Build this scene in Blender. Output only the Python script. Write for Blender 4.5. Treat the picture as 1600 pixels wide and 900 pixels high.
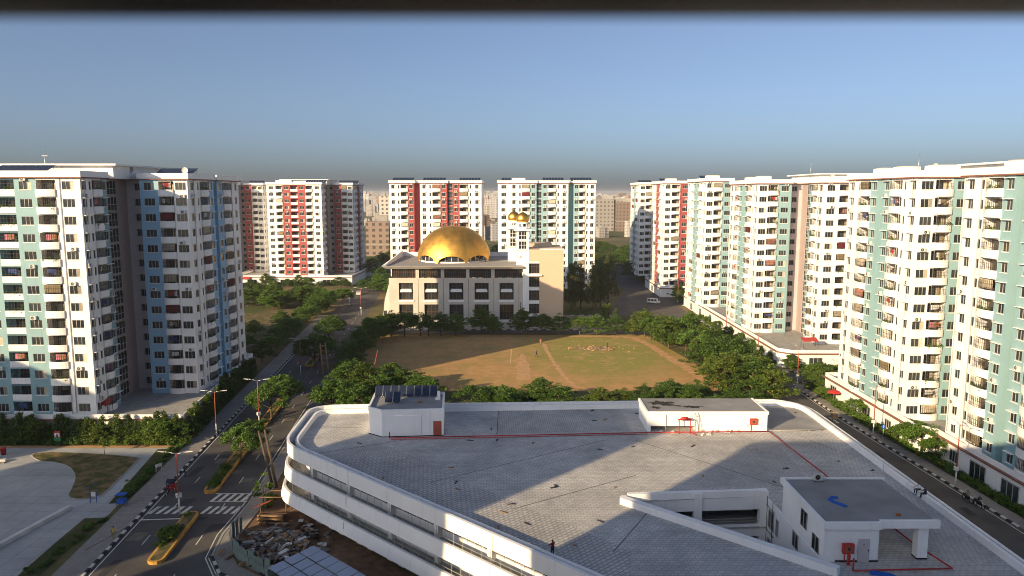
import bpy, bmesh, math, random
import numpy as np
from mathutils import Vector, Matrix
random.seed(7); RNG = np.random.default_rng(7)
R = math.radians
for o in list(bpy.data.objects): bpy.data.objects.remove(o)
SC = bpy.context.scene; C = SC.collection

# ------------------------------------------------------------------ camera
CAMH = 40.0
cam = bpy.data.cameras.new('camera'); co = bpy.data.objects.new('camera', cam); C.objects.link(co)
co.location = (0, 0, CAMH); co.rotation_euler = (R(90 - 7.33), 0, 0)
cam.sensor_width = 36; cam.lens = 1150 / 1600 * 36; cam.clip_start = 0.05; cam.clip_end = 20000
cam.dof.use_dof = True; cam.dof.focus_distance = 130; cam.dof.aperture_fstop = 2.6
SC.camera = co
# ------------------------------------------------------------------ sky and sun
SUN_AZ, SUN_EL = 224.0, 17.2          # compass bearing of the sun (from +Y, clockwise), elevation
w = bpy.data.worlds.new('World'); SC.world = w; w.use_nodes = True
nt = w.node_tree; nt.nodes.clear()
sky = nt.nodes.new('ShaderNodeTexSky'); sky.sky_type = 'NISHITA'; sky.sun_disc = False
sky.sun_elevation = R(SUN_EL); sky.sun_rotation = R(SUN_AZ)
sky.altitude = 10; sky.air_density = 0.65; sky.dust_density = 2.3; sky.ozone_density = 3.2
bg = nt.nodes.new('ShaderNodeBackground'); bg.inputs['Strength'].default_value = 0.074
wo = nt.nodes.new('ShaderNodeOutputWorld')
hsv = nt.nodes.new('ShaderNodeHueSaturation'); hsv.inputs['Saturation'].default_value = 0.86      # dusty air over the whole sky
nt.links.new(sky.outputs[0], hsv.inputs['Color']); nt.links.new(hsv.outputs[0], bg.inputs[0]); nt.links.new(bg.outputs[0], wo.inputs[0])
sl = bpy.data.lights.new('sun', 'SUN'); so = bpy.data.objects.new('sun', sl); C.objects.link(so)
sl.energy = 3.9; sl.angle = R(0.4); sl.color = (1.0, 0.75, 0.44)
a = R(SUN_AZ); e = R(SUN_EL)
so.rotation_euler = Vector((-math.sin(a) * math.cos(e), -math.cos(a) * math.cos(e), -math.sin(e))).to_track_quat('-Z', 'Y').to_euler()
so.location = (-200, -200, 150)
SC.view_settings.view_transform = 'Standard'; SC.view_settings.look = 'None'
SC.cycles.filter_width = 1.0
SC.view_settings.exposure = 1.0; SC.view_settings.gamma = 1.0

# ------------------------------------------------------------------ materials
MATS = {}
def mat(name, col, rough=0.75, var=0.08, scale=0.6, metal=0.0, bump=0.0, bscale=8.0, spec=0.3, rnd=0.0, dirt=0.0, coord='Object', detail=5):
    if name in MATS: return MATS[name]
    m = bpy.data.materials.new(name); m.use_nodes = True; MATS[name] = m
    n = m.node_tree.nodes; l = m.node_tree.links; p = n['Principled BSDF']
    p.inputs['Roughness'].default_value = rough; p.inputs['Metallic'].default_value = metal
    p.inputs['Specular IOR Level'].default_value = spec
    tc = n.new('ShaderNodeTexCoord'); no = n.new('ShaderNodeTexNoise')
    no.inputs['Scale'].default_value = scale; no.inputs['Detail'].default_value = detail
    l.new(tc.outputs[coord], no.inputs['Vector'])
    r = n.new('ShaderNodeMapRange'); r.inputs[1].default_value = 0.3; r.inputs[2].default_value = 0.7
    r.inputs[3].default_value = 1 - var; r.inputs[4].default_value = 1 + var
    l.new(no.outputs['Fac'], r.inputs[0])
    hs = n.new('ShaderNodeHueSaturation'); hs.inputs['Color'].default_value = (*col, 1)
    l.new(r.outputs[0], hs.inputs['Value']); out = hs.outputs[0]
    if rnd:
        oi = n.new('ShaderNodeObjectInfo'); r2 = n.new('ShaderNodeMapRange')
        r2.inputs[3].default_value = 1 - rnd; r2.inputs[4].default_value = 1 + rnd
        l.new(oi.outputs['Random'], r2.inputs[0])
        h2 = n.new('ShaderNodeHueSaturation'); l.new(out, h2.inputs['Color']); l.new(r2.outputs[0], h2.inputs['Value']); out = h2.outputs[0]
    if dirt:   # rain streaks
        mp = n.new('ShaderNodeMapping'); mp.inputs['Scale'].default_value = (1.3, 1.3, 0.06)
        n2 = n.new('ShaderNodeTexNoise'); n2.inputs['Scale'].default_value = 1.6; n2.inputs['Detail'].default_value = 6
        l.new(tc.outputs[coord], mp.inputs[0]); l.new(mp.outputs[0], n2.inputs['Vector'])
        r3 = n.new('ShaderNodeMapRange'); r3.inputs[1].default_value = 0.56; r3.inputs[2].default_value = 0.8
        r3.inputs[3].default_value = 0; r3.inputs[4].default_value = dirt; l.new(n2.outputs['Fac'], r3.inputs[0])
        mx = n.new('ShaderNodeMix'); mx.data_type = 'RGBA'; l.new(r3.outputs[0], mx.inputs[0]); l.new(out, mx.inputs[6])
        mx.inputs[7].default_value = (col[0]*.42, col[1]*.4, col[2]*.37, 1); out = mx.outputs[2]
    l.new(out, p.inputs['Base Color'])
    if bump:
        nb = n.new('ShaderNodeTexNoise'); nb.inputs['Scale'].default_value = bscale; l.new(tc.outputs[coord], nb.inputs['Vector'])
        b = n.new('ShaderNodeBump'); b.inputs['Strength'].default_value = bump; b.inputs['Distance'].default_value = 0.05
        l.new(nb.outputs['Fac'], b.inputs['Height']); l.new(b.outputs[0], p.inputs['Normal'])
    return m
def leafmat(name, c1, c2, trans=0.25):
    m = bpy.data.materials.new(name); m.use_nodes = True; MATS[name] = m
    n = m.node_tree.nodes; l = m.node_tree.links; p = n['Principled BSDF']; o = n['Material Output']
    g = n.new('ShaderNodeNewGeometry'); ra = n.new('ShaderNodeValToRGB')
    ra.color_ramp.elements[0].color = (*c1, 1); ra.color_ramp.elements[1].color = (*c2, 1)
    l.new(g.outputs['Random Per Island'], ra.inputs[0])
    oi = n.new('ShaderNodeObjectInfo'); r2 = n.new('ShaderNodeMapRange'); r2.inputs[3].default_value = .75; r2.inputs[4].default_value = 1.25
    l.new(oi.outputs['Random'], r2.inputs[0]); hs = n.new('ShaderNodeHueSaturation'); l.new(ra.outputs[0], hs.inputs['Color']); l.new(r2.outputs[0], hs.inputs['Value'])
    l.new(hs.outputs[0], p.inputs['Base Color']); p.inputs['Roughness'].default_value = .55; p.inputs['Specular IOR Level'].default_value = .25
    t = n.new('ShaderNodeBsdfTranslucent'); l.new(hs.outputs[0], t.inputs[0]); mx = n.new('ShaderNodeMixShader'); mx.inputs[0].default_value = trans
    l.new(p.outputs[0], mx.inputs[1]); l.new(t.outputs[0], mx.inputs[2]); l.new(mx.outputs[0], o.inputs[0])
    return m
def mix2(name, c1, c2, scale, lo, hi, rough=.9, bump=0.3, bscale=3, c3=None, s3=.06, lo3=.5, hi3=.6, fine=0.15):
    """noise-blended ground material (two or three colours)"""
    m = bpy.data.materials.new(name); m.use_nodes = True; MATS[name] = m
    n = m.node_tree.nodes; l = m.node_tree.links; p = n['Principled BSDF']; p.inputs['Roughness'].default_value = rough; p.inputs['Specular IOR Level'].default_value = .15
    tc = n.new('ShaderNodeTexCoord')
    def nz(s, a0, a1, d=7):
        t = n.new('ShaderNodeTexNoise'); t.inputs['Scale'].default_value = s; t.inputs['Detail'].default_value = d; t.inputs['Roughness'].default_value = .62
        l.new(tc.outputs['Object'], t.inputs['Vector']); r = n.new('ShaderNodeMapRange'); r.inputs[1].default_value = a0; r.inputs[2].default_value = a1
        l.new(t.outputs['Fac'], r.inputs[0]); return r.outputs[0]
    mx = n.new('ShaderNodeMix'); mx.data_type = 'RGBA'; l.new(nz(scale, lo, hi), mx.inputs[0]); mx.inputs[6].default_value = (*c1, 1); mx.inputs[7].default_value = (*c2, 1)
    out = mx.outputs[2]
    if c3:
        m3 = n.new('ShaderNodeMix'); m3.data_type = 'RGBA'; l.new(nz(s3, lo3, hi3), m3.inputs[0]); l.new(out, m3.inputs[6]); m3.inputs[7].default_value = (*c3, 1); out = m3.outputs[2]
    f = nz(bscale, .3, .7); r = n.new('ShaderNodeMapRange'); r.inputs[3].default_value = 1 - fine; r.inputs[4].default_value = 1 + fine; l.new(f, r.inputs[0])
    hs = n.new('ShaderNodeHueSaturation'); l.new(out, hs.inputs['Color']); l.new(r.outputs[0], hs.inputs['Value']); l.new(hs.outputs[0], p.inputs['Base Color'])
    b = n.new('ShaderNodeBump'); b.inputs['Strength'].default_value = bump; b.inputs['Distance'].default_value = .1; l.new(f, b.inputs['Height']); l.new(b.outputs[0], p.inputs['Normal'])
    return m
def tilemat(name, c1, c2, mort, bw, bh, ms=0.03, rot=0.0, rough=.8, off=.5, big=0.12, bump=.25):
    m = bpy.data.materials.new(name); m.use_nodes = True; MATS[name] = m
    n = m.node_tree.nodes; l = m.node_tree.links; p = n['Principled BSDF']; p.inputs['Roughness'].default_value = rough; p.inputs['Specular IOR Level'].default_value = .3
    tc = n.new('ShaderNodeTexCoord'); mp = n.new('ShaderNodeMapping'); mp.inputs['Rotation'].default_value = (0, 0, rot); l.new(tc.outputs['Object'], mp.inputs[0])
    b = n.new('ShaderNodeTexBrick'); l.new(mp.outputs[0], b.inputs['Vector']); b.offset = off
    b.inputs['Scale'].default_value = 1; b.inputs['Brick Width'].default_value = bw; b.inputs['Row Height'].default_value = bh; b.inputs['Mortar Size'].default_value = ms
    b.inputs['Color1'].default_value = (*c1, 1); b.inputs['Color2'].default_value = (*c2, 1); b.inputs['Mortar'].default_value = (*mort, 1)
    t = n.new('ShaderNodeTexNoise'); t.inputs['Scale'].default_value = .16; t.inputs['Detail'].default_value = 10; t.inputs['Roughness'].default_value = .72; l.new(tc.outputs['Object'], t.inputs['Vector'])
    r = n.new('ShaderNodeMapRange'); r.inputs[1].default_value = .3; r.inputs[2].default_value = .7; r.inputs[3].default_value = 1 - big; r.inputs[4].default_value = 1 + big; l.new(t.outputs['Fac'], r.inputs[0])
    hs = n.new('ShaderNodeHueSaturation'); l.new(b.outputs['Color'], hs.inputs['Color']); l.new(r.outputs[0], hs.inputs['Value']); l.new(hs.outputs[0], p.inputs['Base Color'])
    bp = n.new('ShaderNodeBump'); bp.inputs['Strength'].default_value = bump; bp.inputs['Distance'].default_value = .02; bp.invert = True; l.new(b.outputs['Fac'], bp.inputs['Height']); l.new(bp.outputs[0], p.inputs['Normal'])
    return m

mat('white', (.84, .83, .80), .7, .05, .25, dirt=.30)
mat('cleanwhite', (.84, .84, .83), .6, .05, .3, dirt=.24)
mat('teal', (.25, .40, .43), .7, .05, .3, dirt=.2)
mat('blue', (.27, .46, .62), .7, .05, .3, dirt=.2)
mat('red', (.34, .075, .075), .7, .06, .3, dirt=.2)
mat('mauve', (.38, .31, .30), .7, .06, .3, dirt=.2)
mat('lilac', (.50, .47, .48), .7, .06, .3, dirt=.2)
mat('brownline', (.22, .10, .07), .7, .1)
mat('frame', (.42, .42, .40), .4, .05, spec=.5)
mat('glass', (.035, .04, .042), .12, .3, .8, spec=.6, rnd=.4)
mat('curtain', (.42, .36, .27), .8, .25, 1.2, rnd=.5)
mat('curtain_warm', (.34, .16, .12), .8, .25, 1.2, rnd=.5)
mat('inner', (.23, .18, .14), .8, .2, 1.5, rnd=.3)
mat('iron', (.05, .045, .04), .5, .1)
mat('black', (.008, .008, .009), .5, .05)
mat('acwhite', (.62, .62, .58), .5, .06, rnd=.15)
mat('concrete', (.33, .32, .30), .85, .15, .8, dirt=.3)
mat('roofgrey', (.27, .27, .27), .85, .16, .35)
mat('solar', (.02, .028, .055), .18, .2, 2, spec=.6)
mat('alu', (.6, .6, .6), .35, .05, metal=.8)
mat('redpaint', (.42, .035, .03), .5, .1)
mat('redpole', (.36, .09, .05), .6, .15)
mat('bluecloth', (.02, .10, .42), .7, .15)
mat('gold', (.78, .45, .10), .42, .08, .35, metal=1.0)
mat('stone', (.56, .52, .46), .75, .08, .3, dirt=.12)
mat('tan', (.60, .46, .33), .75, .05, .25, dirt=.1)
mat('darkwood', (.10, .06, .04), .6, .2)
mat('bark', (.10, .075, .05), .9, .3, 3)
mat('asphalt', (.088, .083, .079), .85, .25, .25, bump=.15, bscale=40, dirt=0)
mat('paint', (.62, .61, .56), .7, .2, 1.5)
mat('kerbblack', (.03, .03, .03), .8, .2)
mat('kerbwhite', (.62, .61, .57), .8, .15)
mat('kerbyellow', (.50, .27, .06), .8, .25, 1.0)
mat('soil', (.20, .12, .07), .95, .3, 1)
mat('pitch', (.50, .30, .15), .95, .2, .8)
mat('tin', (.20, .27, .26), .55, .3, 1.2, metal=.3)
mat('sheet', (.30, .36, .46), .45, .12, .5, spec=.5)
mat('wood', (.30, .19, .10), .8, .3, 2)
mat('rubble', (.20, .19, .18), .9, .4, 2)
mat('carwhite', (.70, .70, .70), .25, .02, spec=.6)
mat('rubber', (.02, .02, .02), .8, .1)
mat('skin', (.28, .16, .10), .6, .05)
mat('hair', (.012, .01, .01), .6, .1)
for nme, c in dict(maroon=(.16, .02, .03), navy=(.02, .025, .05), cwhite=(.65, .65, .65), orange=(.38, .13, .06), yellow=(.55, .40, .12), blue=(.05, .09, .28), darkgrey=(.05, .05, .06), pink=(.55, .2, .25), lred=(.5, .04, .04), khaki=(.25, .2, .12), green=(.05, .2, .08)).items(): mat('cl_' + nme, c, .85, .12, 3)
leafmat('leaf', (.045, .105, .016), (.17, .28, .045), .32); leafmat('leafdark', (.032, .08, .016), (.115, .19, .04), .32)
leafmat('leafyellow', (.05, .085, .012), (.20, .24, .04)); leafmat('leafdry', (.06, .055, .03), (.17, .14, .08), .15)
tilemat('roofpave', (.54, .53, .51), (.44, .435, .42), (.34, .335, .325), .62, .42, .045, big=.30)
tilemat('roofpave_b', (.52, .51, .49), (.43, .425, .41), (.25, .245, .24), .62, .42, .05, rot=R(-43), big=.30)
tilemat('courtpave', (.40, .41, .41), (.36, .37, .37), (.25, .25, .25), 2.4, 2.4, .035, off=0, big=.22)
tilemat('walkpave', (.30, .27, .24), (.25, .23, .21), (.18, .17, .16), .5, .5, .02, off=0, big=.15)
tilemat('stonepanel', (.56, .50, .42), (.52, .46, .385), (.33, .29, .25), 1.3, .8, .03, rot=0, big=.06)
mix2('ground', (.12, .115, .05), (.21, .15, .085), .035, .42, .6, c3=(.06, .085, .025), s3=.012, lo3=.45, hi3=.58, bscale=1.2)
mix2('grass', (.05, .065, .018), (.12, .10, .045), .22, .42, .62, bscale=4, bump=.5)
mix2('drygrass', (.08, .085, .03), (.22, .155, .08), .55, .42, .6, bscale=4, bump=.5)
mix2('fieldbrown', (.29, .155, .065), (.22, .125, .05), .35, .4, .62, c3=(.15, .13, .04), s3=.09, lo3=.53, hi3=.68, bscale=3.5)
mix2('fieldgreen', (.125, .15, .03), (.18, .155, .045), .3, .42, .66, c3=(.24, .15, .08), s3=.11, lo3=.56, hi3=.66, bscale=3.5)
def fieldmat():
    m = bpy.data.materials.new('field'); m.use_nodes = True; MATS['field'] = m; n = m.node_tree.nodes; l = m.node_tree.links; p = n['Principled BSDF']; p.inputs['Roughness'].default_value = .95; p.inputs['Specular IOR Level'].default_value = .1
    tc = n.new('ShaderNodeTexCoord')
    def nz(sc, a0, a1, d=8, rg=.65):
        t = n.new('ShaderNodeTexNoise'); t.inputs['Scale'].default_value = sc; t.inputs['Detail'].default_value = d; t.inputs['Roughness'].default_value = rg; l.new(tc.outputs['Object'], t.inputs['Vector'])
        r = n.new('ShaderNodeMapRange'); r.inputs[1].default_value = a0; r.inputs[2].default_value = a1; l.new(t.outputs['Fac'], r.inputs[0]); return r.outputs[0]
    def mixc(f, a_, b_):
        x = n.new('ShaderNodeMix'); x.data_type = 'RGBA'; l.new(f, x.inputs[0])
        for v, k in ((a_, 6), (b_, 7)):
            if isinstance(v, tuple): x.inputs[k].default_value = (*v, 1)
            else: l.new(v, x.inputs[k])
        return x.outputs[2]
    mp = n.new('ShaderNodeMapping'); mp.vector_type = 'TEXTURE'; mp.inputs['Location'].default_value = (23, 184, 0); mp.inputs['Scale'].default_value = (17, 25, 1); l.new(tc.outputs['Object'], mp.inputs[0])
    ln = n.new('ShaderNodeVectorMath'); ln.operation = 'LENGTH'; l.new(mp.outputs[0], ln.inputs[0])
    a_ = n.new('ShaderNodeMath'); a_.operation = 'MULTIPLY_ADD'; l.new(nz(.14, 0, 1), a_.inputs[0]); a_.inputs[1].default_value = 1.5; l.new(ln.outputs['Value'], a_.inputs[2])
    r = n.new('ShaderNodeMapRange'); r.inputs[1].default_value = 1.45; r.inputs[2].default_value = 2.15; r.inputs[3].default_value = 1; r.inputs[4].default_value = 0; l.new(a_.outputs[0], r.inputs[0])
    brown = mixc(nz(.5, .4, .65), (.52, .31, .135), (.40, .25, .11)); brown = mixc(nz(.12, .48, .64), brown, (.33, .25, .095)); green = mixc(nz(.8, .4, .65), (.24, .25, .06), (.33, .265, .09)); green = mixc(nz(.2, .52, .66), green, (.44, .29, .14))
    g_ = mixc(r.outputs[0], brown, green); f = nz(4, .3, .7); hs = n.new('ShaderNodeHueSaturation'); l.new(g_, hs.inputs['Color']); q = n.new('ShaderNodeMapRange'); q.inputs[3].default_value = .8; q.inputs[4].default_value = 1.2; l.new(f, q.inputs[0]); l.new(q.outputs[0], hs.inputs['Value']); l.new(hs.outputs[0], p.inputs['Base Color'])
    b_ = n.new('ShaderNodeBump'); b_.inputs['Strength'].default_value = .35; b_.inputs['Distance'].default_value = .1; l.new(f, b_.inputs['Height']); l.new(b_.outputs[0], p.inputs['Normal'])
fieldmat()
def M(*names): return [MATS[n] for n in names]

# ------------------------------------------------------------------ mesh helpers
class MB:
    def __init__(s, *mats): s.v = []; s.f = []; s.m = []; s.names = list(mats) or ['white']; s.cur = 0; s.sm = []; s.smooth = False
    def use(s, n):
        if n not in s.names: s.names.append(n)
        s.cur = s.names.index(n); return s
    def face(s, pts):
        k = len(s.v); s.v += [tuple(p) for p in pts]; s.f.append(tuple(range(k, k + len(pts)))); s.m.append(s.cur); s.sm.append(s.smooth)
    def hexa(s, p):   # 8 points: bottom 4 ccw, top 4 ccw
        k = len(s.v); s.v += [tuple(q) for q in p]
        for f in ((3, 2, 1, 0), (4, 5, 6, 7), (0, 1, 5, 4), (1, 2, 6, 5), (2, 3, 7, 6), (3, 0, 4, 7)):
            s.f.append(tuple(k + i for i in f)); s.m.append(s.cur); s.sm.append(False)
    def box(s, x0, x1, y0, y1, z0, z1):
        s.hexa([(x0, y0, z0), (x1, y0, z0), (x1, y1, z0), (x0, y1, z0), (x0, y0, z1), (x1, y0, z1), (x1, y1, z1), (x0, y1, z1)])
    def obox(s, c, hx, hy, z0, z1, ang=0):
        ca, sa = math.cos(ang), math.sin(ang)
        q = [(c[0] + x * ca - y * sa, c[1] + x * sa + y * ca) for x, y in ((-hx, -hy), (hx, -hy), (hx, hy), (-hx, hy))]
        s.hexa([(x, y, z0) for x, y in q] + [(x, y, z1) for x, y in q])
    def prism(s, poly, z0, z1, bottom=False):
        n = len(poly); k = len(s.v)
        s.v += [(x, y, z0) for x, y in poly] + [(x, y, z1) for x, y in poly]
        for i in range(n):
            j = (i + 1) % n; s.f.append((k + i, k + j, k + n + j, k + n + i)); s.m.append(s.cur); s.sm.append(False)
        s.f.append(tuple(k + n + i for i in range(n))); s.m.append(s.cur); s.sm.append(False)
        if bottom: s.f.append(tuple(k + n - 1 - i for i in range(n))); s.m.append(s.cur); s.sm.append(False)
    def tube(s, p, q, r0, r1=None, n=6, caps=True, smooth=True):
        r1 = r0 if r1 is None else r1
        p = Vector(p); q = Vector(q); d = (q - p).normalized(); u = d.orthogonal().normalized(); v = d.cross(u); k = len(s.v)
        for c, r in ((p, r0), (q, r1)):
            for i in range(n):
                t = 2 * math.pi * i / n; s.v.append(tuple(c + u * math.cos(t) * r + v * math.sin(t) * r))
        for i in range(n):
            j = (i + 1) % n; s.f.append((k + i, k + j, k + n + j, k + n + i)); s.m.append(s.cur); s.sm.append(smooth)
        if caps:
            s.f.append(tuple(k + n - 1 - i for i in range(n))); s.m.append(s.cur); s.sm.append(False)
            s.f.append(tuple(k + n + i for i in range(n))); s.m.append(s.cur); s.sm.append(False)
    def path(s, pts, r, n=6):
        for i in range(len(pts) - 1): s.tube(pts[i], pts[i + 1], r, r, n)
    def lathe(s, prof, c=(0, 0), n=24, smooth=True, a0=0, a1=2 * math.pi):
        k = len(s.v); full = abs(a1 - a0 - 2 * math.pi) < 1e-6; cols = n if full else n + 1
        for r, z in prof:
            for i in range(cols):
                t = a0 + (a1 - a0) * i / n; s.v.append((c[0] + r * math.cos(t), c[1] + r * math.sin(t), z))
        for a in range(len(prof) - 1):
            for i in range(n):
                j = (i + 1) % cols; s.f.append((k + a * cols + i, k + a * cols + j, k + (a + 1) * cols + j, k + (a + 1) * cols + i)); s.m.append(s.cur); s.sm.append(smooth)
    def wheel(s, c, r, wd, axis, n=14):   # tyre disc
        c = Vector(c); ax = Vector(axis).normalized()
        s.tube(c - ax * wd / 2, c + ax * wd / 2, r, r, n)
    def mesh(s, name):
        me = bpy.data.meshes.new(name); me.from_pydata(s.v, [], s.f)
        for n in s.names: me.materials.append(MATS[n])
        me.polygons.foreach_set('material_index', s.m); me.polygons.foreach_set('use_smooth', s.sm); me.update(); return me
    def build(s, name, parent=None, **k): return link(name, s.mesh(name), parent, **k)
def link(name, me, parent=None, loc=None, rz=0, sc=None, label=None, cat=None, group=None, kind=None, base=None):
    o = bpy.data.objects.new(name, me); C.objects.link(o)
    if parent is not None: o.parent = parent
    if loc is not None: o.location = loc
    elif parent is not None and me is not None and base is None: o.location = -Vector(root_loc(parent))
    if rz: o.rotation_euler = (0, 0, rz)
    if sc is not None: o.scale = (sc, sc, sc) if isinstance(sc, (int, float)) else sc
    if label: o['label'] = label
    if cat: o['category'] = cat
    if group: o['group'] = group
    if kind: o['kind'] = kind
    return o
ROOTS = {}
def root_loc(o):     # sum of the parents' offsets (all roots used with world-space meshes are unrotated)
    v = Vector((0, 0, 0))
    while o is not None: v += Vector(o.location); o = o.parent
    return v
def thing(name, loc, label, cat, group=None, rz=0, sc=None): return link(name, None, None, loc, rz, sc, label, cat, group)
def struct(name, mb, **k): return mb.build(name, kind='structure', **k)
def sheet(name, poly, z, m, **k):
    b = MB(m); b.face([(x, y, z) for x, y in poly]); return struct(name, b, **k)
def lerp(a, b, t): return tuple(x + (y - x) * t for x, y in zip(a, b))
def resample(pts, step):
    out = []; carry = 0
    for a, b in zip(pts, pts[1:]):
        L = math.dist(a, b); t = carry
        while t < L: out.append((lerp(a, b, t / L), math.atan2(b[1] - a[1], b[0] - a[0]))); t += step
        carry = t - L
    return out
def offset(pts, d):   # polyline shifted to its left by d
    out = []
    for i, p in enumerate(pts):
        a = pts[max(i - 1, 0)]; b = pts[min(i + 1, len(pts) - 1)]; L = math.dist(a, b)
        out.append((p[0] - (b[1] - a[1]) / L * d, p[1] + (b[0] - a[0]) / L * d))
    return out
def arc(c, r, a0, a1, n): return [(c[0] + r * math.cos(R(a0 + (a1 - a0) * i / n)), c[1] + r * math.sin(R(a0 + (a1 - a0) * i / n))) for i in range(n + 1)]

# ================================================================== THE SETTING
b = MB('ground'); S = 5000; b.face([(-S, -600, 0), (S, -600, 0), (S, 9000, 0), (-S, 9000, 0)]); struct('ground', b)
RM = -0.092                                   # the left road drifts left as it recedes
def lx(x89, y): return x89 + RM * (y - 89)
YS = [60, 73, 89, 110, 130, 160, 200, 240, 300, 420]
Lk = [(lx(-46.5, y), y) for y in YS]
Rk = [(-24.5, 69.6), (-28, 71.2), (-31.2, 73.5), (-33.4, 77), (-34.3, 82.5)] + [(lx(-34.1, y), y) for y in (91, 110, 130, 160, 200, 207)]
# carriageway
b = MB('asphalt')
b.face([(x, y, .004) for x, y in Lk[1:]][::-1] + [(lx(-46.5, 73), 60, .004), (30, 60, .004), (30, 68, .004)] + [(x, y, .004) for x, y in Rk] + [(lx(-34.1, 420), 420, .004)])
struct('road', b)
b = MB('asphalt'); b.face([(-45, 207.5, .008), (60, 207.5, .008), (60, 213.6, .008), (-45, 213.6, .008)]); struct('road', b)
b = MB('asphalt'); b.face([(50.3, 55, .012), (61.4, 55, .012), (61.0, 85, .012), (60.1, 104, .012), (58.9, 125, .012), (58.7, 149.5, .012), (60, 152.5, .012), (62.5, 153.6, .012), (95, 153.6, .012), (95, 161.6, .012), (62.5, 161.6, .012), (60, 163, .012), (58.7, 166, .012), (59.5, 236, .012), (59.5, 262, .012), (75, 262, .012), (75, 270, .012), (61, 270, .012), (63, 420, .012), (50, 420, .012), (46, 300, .012), (33, 246, .012), (33, 240, .012), (50, 234, .012), (50.3, 216, .012)]); struct('road', b)
# pavements beside the carriageways (real steps)
def strip(name, pts, d0, d1, z, m, z0=0.0, **k):
    A = offset(pts, d0); B = offset(pts, d1); b = MB(m); n = len(pts)
    for i in range(n - 1):
        b.face([(*A[i], z), (*A[i + 1], z), (*B[i + 1], z), (*B[i], z)]); b.face([(*A[i], z0), (*A[i + 1], z0), (*A[i + 1], z), (*A[i], z)])
        b.face([(*B[i + 1], z0), (*B[i], z0), (*B[i], z), (*B[i + 1], z)])
    return struct(name, b, **k)
strip('pavement', Lk[:-2], .32, 3.4, .13, 'walkpave')
strip('pavement', Rk[:9], -.32, -2.2, .13, 'walkpave')
Ek = [(61.4, 55), (61.0, 85), (60.1, 104), (58.9, 125), (58.7, 149.2), (59.3, 151.4), (61, 153.1), (66, 153.4)]
def ek(y): return float(np.interp(y, [p[1] for p in Ek[:5]], [p[0] for p in Ek[:5]]))
strip('pavement', Ek[:6], -.32, -2.3, .13, 'walkpave')
En = [(66, 161.8), (61.5, 162.2), (59.3, 164), (58.8, 167), (59.6, 236)]
strip('pavement', En, -.32, -2.6, .13, 'walkpave')
strip('pavement', [(-38, 213.7), (30, 213.7)], .3, 2.4, .13, 'walkpave')
# kerbs: black and white painted stones
def kerb(pts, step=1.0, far=9e9):
    out = resample(pts, step); x0, y0 = out[0][0]
    par = thing('kerb', (x0, y0, 0), None, None); par['kind'] = 'structure'
    st = {}
    for c in ('kerbblack', 'kerbwhite'):
        m = MB(c); m.box(-step / 2 + .015, step / 2 - .015, -.15, .15, 0, .17); st[c] = m.mesh('kerb_stone')
    for i, ((x, y), an) in enumerate(out):
        link('kerb_stone', st['kerbblack' if i % 2 else 'kerbwhite'], par, (x - x0, y - y0, 0), an)
def plainkerb(pts, m='concrete', h=.16):
    o = strip('kerb', pts, -.13, .13, h, m); return o
kerb(offset(Lk[1:7], .16)); kerb(offset(Rk[:4], -.16)); plainkerb(offset(Rk[3:9], -.16), 'kerbyellow' if False else 'concrete')
kerb(offset(Ek, -.16)[1:]); kerb(offset(En[:4], -.16)); kerb([(58.95, 168), (59.7, 236)], 1.3)
kerb([(-36, 213.75), (29, 213.75)], 1.3); kerb([(62, 261.8), (73, 261.8)], 1.5); kerb([(-63.5, 284), (-58.5, 262)], 1.5); kerb([(20, 240), (33, 240)], 1.5); kerb([(-66, 300), (-58, 300)], 1.5)
# repair patches in the asphalt
mat('tar', (.05, .05, .05), .9, .2); mat('dust', (.16, .14, .115), .95, .3, 1.5)
rq = random.Random(9)
for k in range(13):
    y = rq.uniform(74, 135); x = lx(rq.choice([-44.6, -42.2, -38.6, -36.2]), y); b = MB('tar' if k % 3 else 'dust'); h1, h2 = rq.uniform(.4, 1.0), rq.uniform(.5, 2.2)
    b.face([(x - h1, y - h2, .0125), (x + h1 * rq.uniform(.7, 1), y - h2 * .9, .0125), (x + h1, y + h2, .0125), (x - h1 * .9, y + h2 * rq.uniform(.8, 1), .0125)]); struct('asphalt_patch', b)
for k in range(6):
    y = rq.uniform(84, 140); x = ek(y) - rq.uniform(1.5, 6); b = MB('dust' if k % 2 else 'tar'); b.face([(x - .5, y - 1.2, .0165), (x + .6, y - 1.2, .0165), (x + .5, y + 1.3, .0165), (x - .5, y + 1.1, .0165)]); struct('asphalt_patch', b)
# lane paint
b = MB('paint')
def line(pts, d, wd, z=.016):
    A = offset(pts, d - wd / 2); B = offset(pts, d + wd / 2)
    for i in range(len(pts) - 1): b.face([(*A[i], z), (*A[i + 1], z), (*B[i + 1], z), (*B[i], z)])
line(Lk[1:8], -.45, .13); line(Rk[:9], .5, .13); line(Rk[:4], .18, .10)
struct('edge_lines', b)
b = MB('paint'); line(Ek[:5], .45, .12, .02); struct('edge_lines', b)
b = MB('paint')
for x89 in (-43.3, -37.1):
    for y in range(71, 260, 9):
        b.face([(lx(x89, yy) + dx, yy, .016) for yy, dx in ((y, -.06), (y, .06), (y + 2.4, .06), (y + 2.4, -.06))])
struct('lane_dashes', b)
def crosswalk(y0, y1, xa, xb, border=False, slant=.55):
    b = MB('paint'); n = int((xb - xa) / .95)
    for i in range(n):
        x = xa + (xb - xa) * i / n
        b.face([(lx(x, y0), y0, .016), (lx(x + .48, y0), y0, .016), (lx(x + .48, y1) + slant, y1, .016), (lx(x, y1) + slant, y1, .016)])
    if border:
        for y in (y0 - .12, y1 + .12): b.face([(lx(xa, y), y - .09, .02), (lx(xb, y), y - .09, .02), (lx(xb, y), y + .09, .02), (lx(xa, y), y + .09, .02)])
    struct('crosswalk', b)
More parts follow.
